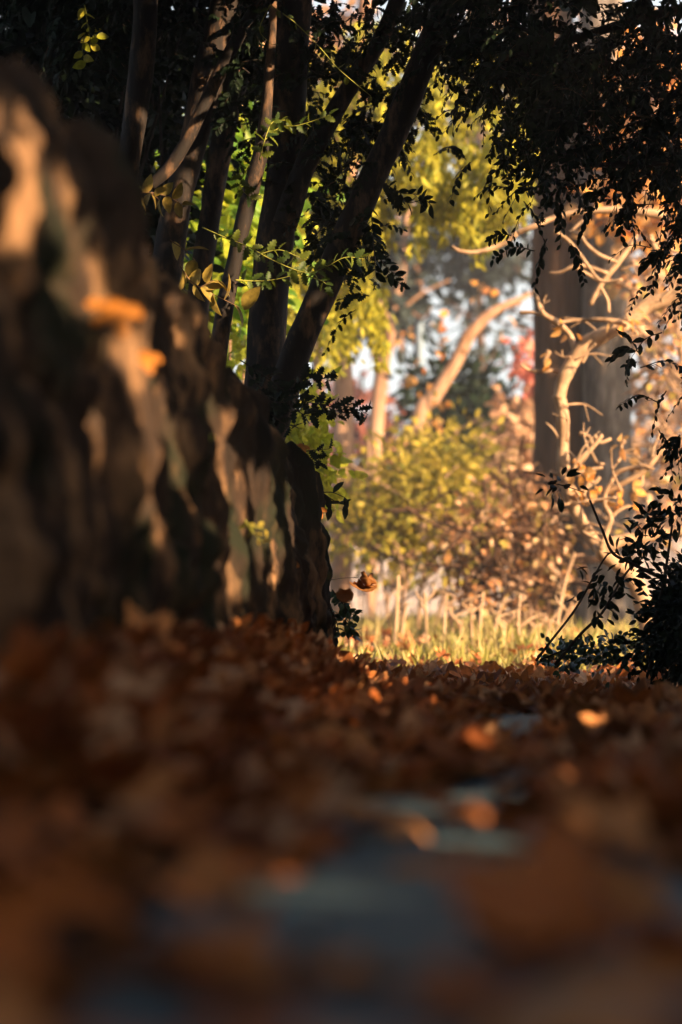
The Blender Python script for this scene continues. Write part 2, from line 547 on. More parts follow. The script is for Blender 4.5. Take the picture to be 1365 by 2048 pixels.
WALL_LIT = np.array(WALL_LIT, float); FAR_LIT = np.array(FAR_LIT, float)


SUN_A = np.array([-SUN_H[1], SUN_H[0], 0.0])
SUN_B = np.cross(SUN, SUN_A)
BANK_LIT = []
for cx_, cy_, rx_, ry_ in WALL_LIT:                # each sunny patch as a spot on the rock face
    e_ = []
    for u_ in (cx_ - rx_, cx_, cx_ + rx_):
        dd_ = np.linspace(1.5, 7.4, 800)
        e_.append(P(u_, cy_, dd_[np.argmin(np.abs((u_ - 682.5) / FPX * dd_ - xw(dd_)))]))
    BANK_LIT.append((e_[1], max(.01, abs((e_[2] - e_[0]) @ SUN_A) / 2), ry_ * e_[1][1] / FPX))


def lets_sun_in(q, pad=26.0):
    """True where a leaf at q would stand between the sun and one of the sunny patches."""
    hit = np.zeros(len(q), bool)
    for (c, ra, rb) in BANK_LIT:
        w = q - c
        al = w @ SUN
        hit |= (al > .2) & ((w @ SUN_A / (ra + .038)) ** 2 + (w @ SUN_B / (rb + .044)) ** 2 < 1)
    for (cx, cyy, rx, ry, d) in FAR_LIT:
        w = q - P(cx, cyy, d)
        al = w @ SUN
        hit |= (al > .25) & ((w @ SUN_A / (rx * d / FPX + .04)) ** 2 + (w @ SUN_B / (ry * d / FPX + .04)) ** 2 < 1)
    t = (q[:, 2] - .05) / SUN[2]
    p = q - SUN * t[:, None]
    for (cx, cyy, rr) in GROUND_LIT:
        hit |= (p[:, 0] - cx) ** 2 + ((p[:, 1] - cyy) / 1.6) ** 2 < rr * rr
    return hit


# ------------------------------------------------------------------ rock bank
def rock_bank():
    ny, nv = 1000, 130
    y = .2 + 7.3 * np.linspace(0, 1, ny) ** .62
    tz = np.interp(y, [0, 2.3, 2.95, 3.65, 4.0, 5.0, 5.8, 6.6, 7.15, 7.35, 7.5], [.78, .80, .87, .85, .82, .77, .67, .655, .61, .50, .30])
    xf = xw(y) - .06 * sstep(7.25, 7.5, y)
    s = np.linspace(0, 1, nv)
    Y = np.repeat(y[:, None], nv, 1)
    # profile: up the face, over the top, down behind
    fx = np.interp(s, [0, .62, .72, .9, 1], [0.03, -.03, -.07, -.34, -.42])
    fz = np.interp(s, [0, .62, .70, .9, 1], [0, .95, 1.0, .97, .5])
    X = xf[:, None] + fx[None]
    zb = -.05
    Z = zb + (tz[:, None] - zb) * fz[None]
    pts = np.stack([X, Y, Z], -1).reshape(-1, 3)
    col = np.stack([pts[:, 0] * 2, pts[:, 1] * 7, pts[:, 2] * .8], 1)
    n1 = fbm(col, 21, 4)                                            # upright ribs
    n2 = np.abs(fbm(pts * np.array([5, 6, 1.5]), 31, 4))           # blocky breaks
    n3 = fbm(pts * np.array([22, 26, 12]), 41, 3)
    crack = np.clip(1 - np.abs(vnoise(np.stack([pts[:, 0], pts[:, 1] * 5.5 + .7 * fbm(pts * 4, 3, 2), pts[:, 2] * .9], 1), 61)) * 6, 0, 1)
    rib = 1 - np.abs(vnoise(np.stack([pts[:, 0] * 3, pts[:, 1] * 13 + .5 * fbm(pts * 5, 8, 2), pts[:, 2] * 1.2], 1), 91)) * 2.2
    disp = .04 * n1 + .022 * (n2 - .35) + .016 * n3 - .05 * crack + .034 * rib + .007 * fbm(pts * np.array([60, 60, 30]), 55, 3)
    ledge = np.clip(1 - np.abs(vnoise(np.stack([pts[:, 0], pts[:, 1] * 1.6, pts[:, 2] * 5.5], 1), 71)) * 7, 0, 1)
    disp = (disp - .012 * ledge) * np.interp(pts[:, 1], [3, 6.5], [1.15, .95])
    wx = np.repeat(np.interp(s, [0, .6, .72, 1], [1, 1, .2, -.6])[None], ny, 0).ravel()
    wz = np.repeat(np.interp(s, [0, .55, .7, 1], [.05, .15, .9, .3])[None], ny, 0).ravel()
    pts[:, 0] += disp * wx
    pts[:, 2] += disp * wz
    i = np.arange(ny - 1)[:, None] * nv; j = np.arange(nv - 1)[None]
    q = np.stack([i + j, i + nv + j, i + nv + j + 1, i + j + 1], -1).reshape(-1, 4)
    m = MB(); m.add(pts, [q])
    # closed far end
    e = pts[(ny - 1) * nv:]
    c = e.mean(0) + np.array([-.02, .1, 0])
    k = np.arange(nv - 1)
    m.add(np.vstack([e, c]), [np.stack([np.full(nv - 1, nv), k + 1, k], 1)])
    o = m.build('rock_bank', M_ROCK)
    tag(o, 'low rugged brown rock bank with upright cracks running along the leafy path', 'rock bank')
    return pts


BANK = rock_bank()

# ------------------------------------------------------------------ fallen leaves
def flat_leaves(mb, x, y, z, L, tilt=.45, rnd=None, Ts=T_FALLEN):
    n = len(x)
    pos = np.stack([x, y, z], 1)
    a = R.random(n) * 2 * math.pi
    nrm = unit(np.stack([R.normal(size=n) * tilt, R.normal(size=n) * tilt, np.ones(n)], 1))
    d = np.stack([np.cos(a), np.sin(a), R.normal(size=n) * .2], 1)
    kind = R.integers(0, len(Ts), n)
    if rnd is None: rnd = R.random(n)
    for k, T in enumerate(Ts):
        s = kind == k
        leaves(mb, T, pos[s], d[s], nrm[s], L[s], 1.0, rnd[s])


GAPS = [(.03, 1.56, .105, .40), (-.10, 2.66, .13, .55), (-.26, 1.85, .06, .26), (-.1, 1.36, .05, .14), (-.1, 1.95, .06, .2), (-.14, 1.32, .05, .12)]


def in_gap(x, y):
    h = np.zeros(np.shape(x), bool)
    for a, b, c, e in GAPS:
        h |= ((x - a) / c) ** 2 + ((y - b) / e) ** 2 < 1
    return h


m = MB()
n = 7600
y = .3 + R.random(n) ** .85 * 8.6
x = xw(y) - .05 + R.random(n) ** 1.1 * 2.2
patch = vnoise(np.stack([x * 3.2, y * 2.2, np.zeros(n)], 1), 9)
near = (y > 1.0) & (y < 2.0) & (np.abs(x) < .42)
fine = vnoise(np.stack([x * 6.5, y * 3.2, np.zeros(n)], 1), 19)
keep = ~near & ~((patch + .7 * fine < np.interp(y, [1, 3, 5.5, 7], [-.15, -.3, -.7, -1.2])) & (x - xw(y) > .1)) & ~in_gap(x, y)
x, y = x[keep], y[keep]
L = R.uniform(.055, .115, len(x))
flat_leaves(m, x, y, H(x, y) + R.uniform(.004, .016, len(x)), L, .26)
# the deep drift against the rock and along the crest
n = 2600
y = 2 + R.random(n) * 5.4
x = xw(y) + np.abs(R.normal(size=n)) * .16
flat_leaves(m, x, y, H(x, y) + R.uniform(.005, .03, n), R.uniform(.06, .10, n), .4)
n = 900
x = R.uniform(-.05, 1.5, n); y = R.normal(7.15, .3, n)
flat_leaves(m, x, y, H(x, y) + R.uniform(.003, .015, n), R.uniform(.05, .08, n), .45)
# scattered over the sunny clearing
n = 1500
y = R.uniform(8.6, 22, n); x = R.uniform(-1.2, 3.2, n)
flat_leaves(m, x, y, H(x, y) + R.uniform(.01, .06, n), R.uniform(.06, .1, n), .6)
tag(m.build('fallen_leaves', L_FALLEN), 'carpet of brown and orange fallen leaves covering the path and drift', 'fallen leaves', kind='stuff')

k = 0
tries = 0
spots = []
while len(spots) < 66 and tries < 3000:
    tries += 1
    yy = R.uniform(1.02, 2.0); xx = R.uniform(-.38, .38)
    if in_gap(np.array([xx]), np.array([yy]))[0]: continue
    if any((xx - a) ** 2 + (yy - b) ** 2 < .055 ** 2 for a, b in spots): continue
    spots.append((xx, yy))
for xx, yy in spots:
    m = MB()
    z = float(H(np.array([xx]), np.array([yy]))[0])
    flat_leaves(m, np.zeros(1), np.zeros(1), np.zeros(1), np.array([R.uniform(.075, .12)]), .16, np.array([R.choice([.3, .4, .42, .9, .97, .95, .2])]))
    o = m.build('fallen_leaf', L_FALLEN)
    o.location = (xx, yy, z + R.uniform(.004, .014))
    tag(o, 'curled brown leaf lying out of focus on the near bluish tarmac', 'leaf', 'single fallen leaves on the near tarmac')

# ------------------------------------------------------------------ stems and sprigs of the holly clump
def stem_tube(mb, pl, d, w, sides=16, rough=.10, seed=0, dd=None):
    """pl: photo pixels along a stem; w: widths in photo pixels."""
    n = len(pl)
    ds = np.full(n, d) if dd is None else np.array(dd, float)
    pts = np.array([P(a, b, e) for (a, b), e in zip(pl, ds)])
    w = np.broadcast_to(np.asarray(w, float), (n,)) if np.ndim(w) == 0 else np.array(w, float)
    return tube(mb, pts, w / 2 * ds / FPX, sides, 8, rough, 14, seed)


def canopy_leaves(mb, T, blobs, n, L, clump=14, cr=.05, droop=.3, sun_gaps=True, wr=1.0, up=.6, hollow=0.0):
    p, o, cc = blob_points(blobs, n, clump, cr, hollow)
    if sun_gaps:
        k = ~lets_sun_in(p)
        p, o = p[k], o[k]
    n = len(p)
    d = unit(o + np.array([0, 0, -droop]))
    nr = unit(rand_unit(n) + np.array([0, 0, up]))
    leaves(mb, T, p, d, nr, R.uniform(L[0], L[1], n), wr)
    return cc


def twigs(mb, cc, k, length, r=.0018, down=.35, n=3):
    """short forked twigs that carry the leaf clumps"""
    idx = R.integers(0, len(cc), k)
    for i in idx:
        a = cc[i]
        d = unit(R.normal(size=3) + np.array([0, 0, -down]))
        l = length * R.uniform(.6, 1.4)
        b = a + d * l + R.normal(size=3) * l * .15
        c = (a + b) / 2 + R.normal(size=3) * l * .12
        tube(mb, [a, c, b], [r * 1.3, r, r * .5], 4, n)


def sprays(ml, mw, T, blobs, n, L, per=12, length=.2, sun_gaps=True, wr=1.0):
    """n leaves set in two ranks along drooping twigs"""
    k = n // per
    p, o, cc = blob_points(blobs, k, 5, .07)
    shut = np.zeros(k, bool)
    if sun_gaps: shut = lets_sun_in(p) | lets_sun_in(p + np.array([-.02, 0, -.08]))
    for i in range(k):
        if shut[i]: continue
        a = p[i]
        d = unit(rand_unit(1)[0] * np.array([1, .7, .6]) + np.array([-.15, 0, -.45]))
        l = length * R.uniform(.5, 1.35)
        pts = np.array([a, a + d * l * .5 + np.array([0, 0, .12 * l]), a + d * l + np.array([0, 0, -.12 * l])])
        q = tube(mw, pts, [.0020, .0015, .0007], 4, 4)
        m_ = max(4, int(per * R.uniform(.6, 1.4)))
        t = np.linspace(.1, 1, m_) * (len(q) - 1)
        j = np.minimum(t.astype(int), len(q) - 2)
        c = q[j] + (q[j + 1] - q[j]) * (t - j)[:, None]
        ax = unit(q[j + 1] - q[j])
        tw = unit(rand_unit(1)[0] + np.array([0, -.6, .8]))
        sd = np.cross(ax, tw) * np.where(np.arange(m_) % 2, 1, -1)[:, None]
        dv = unit(ax * .8 + sd + rand_unit(m_) * .35 + np.array([0, 0, -.25]))
        sz = R.uniform(L[0], L[1]) * R.uniform(.75, 1.2, m_) * np.interp(np.arange(m_), [0, m_ * .4, m_ - 1], [.8, 1.1, .75])
        leaves(ml, T, c, dv, unit(tw + rand_unit(m_) * .5), sz, wr)
    return cc


def holly_tree(name, base, label, stems, blobs, nleaf, L, twig_n=60, T=T_SPINY, mat=L_EVERGREEN, bark=None, clump=14, cr=.06):
    root = empty(name, base, label, 'tree')
    mt = MB()
    for k, s in enumerate(stems):
        pl_, wd_ = list(s[0]), list(s[2])
        if pl_[0][1] > 600:                       # rooted stem: carry it down into the bank
            pl_.insert(0, (pl_[0][0] - 8, 1225)); wd_.insert(0, wd_[0] * 1.35)
        stem_tube(mt, pl_, s[1], wd_, 22, .11, 3 + k)
    mc = MB()
    sprays(mc, mt, T, blobs, nleaf, L, 13, .12)
    mt.build('trunk', bark or M_HOLLYBARK, root)
    mc.build('crown', mat, root)
    return root


holly_tree('holly_tree', P(545, 960, 7.9), 'dark holly tree with two stems leaning out over the path from behind the rock bank',
           [([(505, 990), (545, 850), (596, 700), (690, 480), (780, 285), (868, 70), (905, -30), (990, -260)], 7.7, [84, 66, 60, 57, 55, 52, 50, 38]),
            ([(515, 990), (526, 800), (542, 560), (566, 350), (582, 150), (590, -40), (600, -300)], 7.95, [96, 86, 74, 68, 68, 72, 56]),
            ([(570, 450), (612, 330), (690, 190), (760, 80), (800, -20), (850, -200)], 7.9, [50, 42, 38, 36, 34, 26])],
           [PB(720, 40, 200, 60, 7.7, .4), PB(560, 60, 140, 90, 7.9, .35), PB(930, 40, 130, 80, 7.6, .4), PB(650, 380, 55, 190, 7.95, .2, 9000),
            PB(730, 480, 40, 90, 7.6, .15, 2500), PB(520, 240, 70, 130, 8.2, .25, 6000), PB(760, 200, 90, 110, 8.1, .25, 5000)],
           7600, (.022, .042), 110)
holly_tree('holly_tree', P(440, 800, 8.2), 'thin holly stem with a sunlit bare stretch between two dark trunks',
           [([(425, 820), (446, 640), (470, 520), (490, 430), (510, 350), (524, 300), (535, 200), (545, 60), (550, -60)], 7.65, [38, 36, 32, 34, 32, 30, 22, 18, 14])],
           [PB(540, 120, 60, 140, 8.2, .25)], 700, (.022, .042), 12)
holly_tree('holly_tree', P(400, 800, 8.4), 'straight dark holly trunk rising just behind the sunlit branch',
           [([(380, 800), (402, 560), (425, 400), (452, 250), (490, 110), (520, 0), (560, -150)], 8.4, [52, 46, 44, 46, 46, 42, 30])],
           [PB(500, 40, 90, 120, 8.5, .3)], 900, (.022, .042), 12)
holly_tree('holly_tree', P(330, 720, 8.0), 'brown holly trunk with a sunlit crossing branch in front of it',
           [([(310, 760), (330, 560), (352, 420), (385, 290), (415, 170), (445, 40), (470, -80)], 8.0, [70, 66, 58, 58, 64, 66, 60]),
            ([(300, 372), (340, 335), (378, 275), (418, 190), (465, 95), (520, 0), (560, -80)], 7.75, [22, 28, 26, 26, 27, 25, 20])],
           [PB(380, 30, 120, 60, 8.2, .3)], 900, (.022, .042), 16)
holly_tree('holly_tree', P(235, 640, 7.6), 'faint dark trunk farthest up the bank behind the rock top',
           [([(225, 700), (240, 480), (258, 330), (276, 200), (290, 80), (294, -60)], 7.4, [56, 50, 46, 50, 52, 48])],
           [PB(200, 20, 160, 90, 7.8, .4)], 1500, (.022, .045), 20)

# unseen shrubs added behind and beside the viewer to block low sky light
for nm, lab, lo, hi, k in [('sky_block_hedge', 'unseen laurel hedge added behind the viewer to block low sky light', (-3.2, -4.6, 0), (3.0, -3.6, 3.2), 16000),
                           ('sky_block_thicket', 'unseen laurel thicket added beside the rock bank to block side sky light', (-2.4, -1.5, .45), (-1.3, 6.6, 2.9), 20000)]:
    lo = np.array(lo); hi = np.array(hi)
    root = empty(nm, ((lo[0] + hi[0]) / 2, (lo[1] + hi[1]) / 2, lo[2]), lab, 'hedge')
    mc = MB()
    p = lo + (hi - lo) * R.random((k, 3))
    leaves(mc, T_OVAL, p, rand_unit(k), rand_unit(k), R.uniform(.1, .16, k), 1.2)
    mc.build('foliage', L_EVERGREEN, root)
    mw = MB()
    for j in range(18):
        a = lo + (hi - lo) * np.array([R.random(), R.random(), 0]); b = a + np.array([R.normal() * .2, R.normal() * .2, (hi - lo)[2] * .85])
        tube(mw, [a, (a + b) / 2 + R.normal(size=3) * .08, b], [.03, .02, .008], 6, 5)
    mw.build('stem', M_HOLLYBARK, root)

# dense evergreen on the bank top (the black upper corner)
root = empty('evergreen_bush', P(150, 700, 8.6), 'black evergreen bush filling the shade on top of the rock bank', 'bush')
mc = MB()
cc = canopy_leaves(mc, T_OVAL, [PB(90, 150, 190, 330, 8.6, .5), PB(330, 120, 130, 230, 9.0, .35), PB(60, -100, 400, 200, 8.4, .7), PB(240, 480, 110, 200, 8.8, .3, 14000)],
                   14000, (.04, .075), 16, .09)
mc.build('foliage', L_EVERGREEN, root)
mw = MB()
for k in range(14):
    a = P(R.uniform(20, 320), 1190, R.uniform(8.3, 9)); b = P(R.uniform(-60, 380), R.uniform(-150, 250), R.uniform(8.3, 9))
    tube(mw, [a, (a + b) / 2 + R.normal(size=3) * .06, b], [.014, .01, .004], 6, 5)
mw.build('stem', M_DARKTWIG, root)

# green sunlit shrub behind the trunks
root = empty('green_shrub', P(420, 800, 10.6), 'bright green broadleaf shrub glowing in the sun behind the holly trunks', 'shrub')
mc = MB()
canopy_leaves(mc, T_BROAD, [PB(320, 330, 90, 60, 10.5, .3), PB(420, 470, 110, 120, 10.7, .35), PB(450, 600, 100, 110, 10.7, .3), PB(520, 420, 60, 160, 10.9, .3), PB(420, 280, 90, 120, 10.9, .3)],
              2100, (.05, .1), 12, .08, .4, False)
mc.build('foliage', L_GREEN, root)
mw = MB()
for k in range(9):
    a = P(R.uniform(330, 520), 1262, 10.6); b = P(R.uniform(280, 560), R.uniform(300, 560), 10.6 + R.uniform(-.2, .3))
    tube(mw, [a, (a + b) / 2 + R.normal(size=3) * .05, b], [.012, .009, .004], 6, 5)
mw.build('stem', M_TWIG, root)

root = empty('lime_shrub', P(600, 1230, 8.9), 'low yellow green leafy shrub glowing behind the end of the rock bank', 'shrub')
mc = MB()
canopy_leaves(mc, T_BROAD, [PB(600, 900, 50, 75, 9.0, .15), PB(620, 970, 34, 50, 9.0, .12), PB(570, 820, 60, 60, 9.1, .15), PB(540, 900, 60, 80, 9.2, .2), PB(486, 700, 12, 70, 9.2, .1, 1500)],
              1000, (.03, .065), 9, .06, .5, False, 1.0, 0.0)
mc.build('foliage', L_LIME, root)
mw = MB()
for k in range(7):
    a = P(R.uniform(540, 610), 1230, 9.1); b = P(R.uniform(540, 640), R.uniform(800, 980), 9.1)
    tube(mw, [a, (a + b) / 2 + R.normal(size=3) * .03, b], [.009, .007, .003], 6, 5)
mw.build('stem', M_GREENSTEM, root)


def sprig(name, label, cat, stems, d, T, L, mat, smat, per=16, wr=1.0, w=3.0, group=None, spread=1.0, dd=None, up=.5):
    """a leafy shoot: curved stems with leaves in two ranks along them"""
    root = empty(name, P(*stems[0][0], d), label, cat, group)
    ms = MB(); ml = MB()
    for s in stems:
        n = len(s)
        dj = d + np.cumsum(R.normal(size=n) * .02)
        pts = np.array([P(a, b, e) for (a, b), e in zip(s, dj)])
        p = tube(ms, pts, np.linspace(w, w * .45, n) / 2 * d / FPX, 5, 8)
        seg = np.linalg.norm(np.diff(p, axis=0), axis=1).sum()
        k = max(3, int(per * seg / .25))
        t = np.linspace(.08, 1, k) * (len(p) - 1)
        i = np.minimum(t.astype(int), len(p) - 2)
        q = p[i] + (p[i + 1] - p[i]) * (t - i)[:, None]
        ax = unit(p[i + 1] - p[i])
        side = unit(np.cross(ax, np.array([0, 1, 0])) + rand_unit(k) * .5) * np.where(np.arange(k) % 2, 1, -1)[:, None]
        dv = unit(ax * .7 + side * spread + rand_unit(k) * .3)
        nr = unit(rand_unit(k) + np.array([0, -up, up]))
        leaves(ml, T, q, dv, nr, R.uniform(L[0], L[1], k), wr)
    ms.build('stem', smat, root)
    ml.build('leaves', mat, root)
    return root


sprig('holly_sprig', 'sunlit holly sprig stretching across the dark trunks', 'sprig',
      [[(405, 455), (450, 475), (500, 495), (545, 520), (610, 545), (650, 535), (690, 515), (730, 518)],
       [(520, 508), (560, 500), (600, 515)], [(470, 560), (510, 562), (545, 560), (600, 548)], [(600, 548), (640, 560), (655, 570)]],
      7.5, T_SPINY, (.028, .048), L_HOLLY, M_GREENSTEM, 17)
sprig('holly_sprig', 'dark spiny holly sprig with long tip against the pale far trees', 'sprig',
      [[(480, 720), (520, 745), (560, 775), (600, 800), (640, 808), (690, 812), (735, 828)], [(545, 770), (580, 810), (610, 830), (630, 832)],
       [(520, 790), (545, 830), (585, 858)], [(570, 785), (600, 765), (625, 750), (662, 762)], [(500, 750), (540, 800), (570, 805)],
       [(640, 808), (665, 815), (675, 832)]],
      7.4, T_SPINY, (.03, .052), L_EVERGREEN, M_DARKTWIG, 24)
sprig('holly_sprig', 'short dark holly tip just above the end of the rock bank', 'sprig',
      [[(580, 912), (610, 903), (635, 900), (658, 898)], [(620, 903), (635, 915), (640, 928)]],
      7.3, T_SPINY, (.03, .045), L_EVERGREEN, M_DARKTWIG, 14)
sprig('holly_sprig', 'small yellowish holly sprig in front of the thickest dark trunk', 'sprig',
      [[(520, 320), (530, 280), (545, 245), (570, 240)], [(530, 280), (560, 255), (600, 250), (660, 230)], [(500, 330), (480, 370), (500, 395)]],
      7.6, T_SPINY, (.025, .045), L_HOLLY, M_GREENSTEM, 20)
sprig('trailing_shoot', 'long thin yellow shoot arching down at the top between trunks', 'shoot',
      [[(540, 10), (590, 45), (640, 95), (680, 140), (742, 192)], [(540, 10), (520, 60), (545, 90)]],
      7.5, T_SPINY, (.018, .03), L_HOLLY, M_GREENSTEM, 7)
sprig('laurel_sprig', 'hanging sprig of dark oval leaves beside the leaning trunk', 'sprig',
      [[(740, 400), (745, 450), (748, 500), (752, 545)], [(748, 500), (770, 530), (790, 548)], [(745, 450), (725, 480), (710, 520)]],
      7.6, T_OVAL, (.03, .05), L_EVERGREEN, M_DARKTWIG, 22, 1.2)
sprig('laurel_sprig', 'dark oval leaf sprig hanging against a bright gap in the foliage', 'sprig',
      [[(760, 360), (800, 385), (840, 390), (862, 410)], [(800, 385), (815, 405), (845, 400)]],
      7.6, T_OVAL, (.03, .05), L_EVERGREEN, M_DARKTWIG, 18, 1.2)
sprig('laurel_sprig', 'few dark oval leaves sticking out from the edge of the rock bank', 'sprig',
      [[(640, 985), (665, 985), (690, 995)], [(650, 990), (675, 1005), (690, 1010)], [(645, 1000), (660, 1015)]],
      7.2, T_OVAL, (.04, .06), L_EVERGREEN, M_DARKTWIG, 9, 1.0)
sprig('ivy_sprig', 'few sunlit yellow green leaves hanging in the black upper corner', 'ivy',
      [[(170, 10), (176, 50), (182, 90)], [(176, 50), (190, 70), (196, 78)], [(172, 60), (165, 100), (172, 125)]], 7.6, T_BROAD, (.025, .045), L_LIME, M_GREENSTEM, 12, .9)
sprig('broadleaf_shoot', 'shoot of dull yellow broad leaves over the rock bank top', 'shoot',
      [[(360, 530), (380, 560), (410, 580), (450, 600), (490, 620)], [(340, 480), (370, 500), (390, 520)], [(400, 575), (430, 560)]],
      7.2, T_BROAD, (.055, .085), L_OLIVELEAF, M_TWIG, 9, .9)
sprig('broadleaf_shoot', 'small shoot of dull yellow leaves by the lowest bend of the sunlit branch', 'shoot',
      [[(260, 390), (300, 385), (340, 395), (365, 410)], [(300, 385), (320, 400)]],
      7.2, T_BROAD, (.045, .07), L_OLIVELEAF, M_TWIG, 12, .8)
sprig('ivy_sprig', 'ivy trailing at the foot of the rock bank end', 'ivy',
      [[(680, 1190), (688, 1215), (695, 1240), (712, 1262)], [(665, 1180), (680, 1200), (700, 1225), (712, 1230)], [(690, 1240), (700, 1255), (705, 1275)],
       [(660, 1215), (672, 1240), (680, 1268)]],
      7.25, T_BROAD, (.018, .034), L_IVY, M_DARKTWIG, 36, 1.0)
sprig('ivy_sprig', 'small yellow green plant clinging halfway down the rock face', 'ivy',
      [[(490, 1040), (505, 1062), (525, 1085)], [(500, 1050), (530, 1060)]],
      5.2, T_BROAD, (.014, .022), L_OLIVE, M_GREENSTEM, 26, 1.0)
sprig('ivy_sprig', 'blurred green leaves in a crevice of the rock face', 'ivy',
      [[(350, 860), (375, 880), (400, 900)], [(365, 870), (360, 895)]],
      4.4, T_BROAD, (.025, .04), L_GREEN, M_GREENSTEM, 16, 1.0)

# the dry leaf held out on its stalk
root = empty('dry_leaf', P(655, 1160, 7.4), 'torn dry brown leaf caught in the air on a thin stalk at the rock end', 'leaf')
c = P(722, 1163, 7.4)
mk = MB()
tube(mk, [P(660, 1160, 7.4), P(690, 1156, 7.4), P(718, 1155, 7.4)], [.0011, .001, .001], 5, 5)
tube(mk, [P(658, 1162, 7.4), P(660, 1154, 7.4), P(662, 1147, 7.4)], [.0016, .0012, .0008], 5, 3)
mk.build('stalk', M_DARKTWIG, root)


def ragged(name, pixel_outline, d, bulge, mat, parent):
    """a torn leaf lobe: ragged outline, cupped, with a little thickness"""
    pl = np.array(pixel_outline, float)
    ctr = pl.mean(0)
    rings = [0.0, .35, .7, 1.0]
    n = len(pl)
    vs = []
    for r_ in rings[1:]:
        q = ctr + (pl - ctr) * r_
        dep = d + bulge * (r_ ** 2) + .004 * np.sin(np.arange(n) * 1.9) * r_
        vs.append(np.array([P(a, b, e) for (a, b), e in zip(q, dep)]))
    v = np.vstack([P(*ctr, d)[None]] + vs)
    f3 = np.array([(0, 1 + k, 1 + (k + 1) % n) for k in range(n)])
    f4 = np.array([(1 + a * n + k, 1 + (a + 1) * n + k, 1 + (a + 1) * n + (k + 1) % n, 1 + a * n + (k + 1) % n) for a in range(2) for k in range(n)])
    m = MB(); m.add(v, [f3, f4], .55 if mat is L_DRYLEAF else .1)
    o = m.build(name, mat, parent)
    sd = o.modifiers.new('thick', 'SOLIDIFY'); sd.thickness = .0006
    return o


ragged('blade', [(699, 1163), (706, 1168), (709, 1162), (714, 1166), (718, 1156), (730, 1172), (745, 1174), (755, 1169), (754, 1176), (744, 1183), (733, 1184), (722, 1181), (710, 1175), (702, 1170)],
       7.4, -.012, L_DRYLEAF, root)
ragged('folded_lobe', [(720, 1156), (724, 1151), (722, 1144), (729, 1142), (732, 1149), (738, 1152), (742, 1146), (747, 1147), (746, 1153), (751, 1160), (755, 1168), (746, 1168), (741, 1173), (731, 1171), (723, 1163)],
       7.37, .014, L_DRYLEAF, root)
root = empty('dry_leaf', P(690, 1200, 6.6), 'blurred brown leaf just below the torn hanging leaf', 'leaf')
ragged('blade', [(672, 1186), (680, 1176), (690, 1180), (700, 1176), (708, 1188), (705, 1200), (694, 1206), (682, 1203), (674, 1196)], 6.6, -.01, L_DRYLEAF, root)
mk = MB(); tube(mk, [P(690, 1205, 6.6), P(692, 1225, 6.62), P(690, 1250, 6.64)], [.001, .001, .0012], 5, 4); mk.build('stalk', M_DARKTWIG, root)


# dead leaves resting on ledges of the rock
def ledge_leaf(px, py, d, L, label):
    m = MB()
    leaves(m, T_FALLEN[1], np.zeros((1, 3)), np.array([[.9, .3, .1]]), np.array([[.5, -.6, .7]]), np.array([L]), 1.0, np.array([.04 if L > .03 else .45]))
    o = m.build('fallen_leaf', L_ORANGE if L > .03 else L_FALLEN)
    o.location = tuple(P(px, py, d))
    tag(o, label, 'leaf', 'dead leaves on the rock ledges')


ledge_leaf(180, 620, 3.1, .075, 'curled orange leaf on the high ledge of the rock bank')
ledge_leaf(262, 716, 3.5, .05, 'small bright orange leaf stuck on the middle of the rock')
ledge_leaf(622, 1020, 7.15, .055, 'bright orange leaf caught near the end of the rock bank')
ledge_leaf(590, 895, 7.0, .05, 'rust coloured leaf on the top edge at the rock end')
ledge_leaf(560, 1130, 6.0, .055, 'long orange leaf lodged low on the rock near its end')

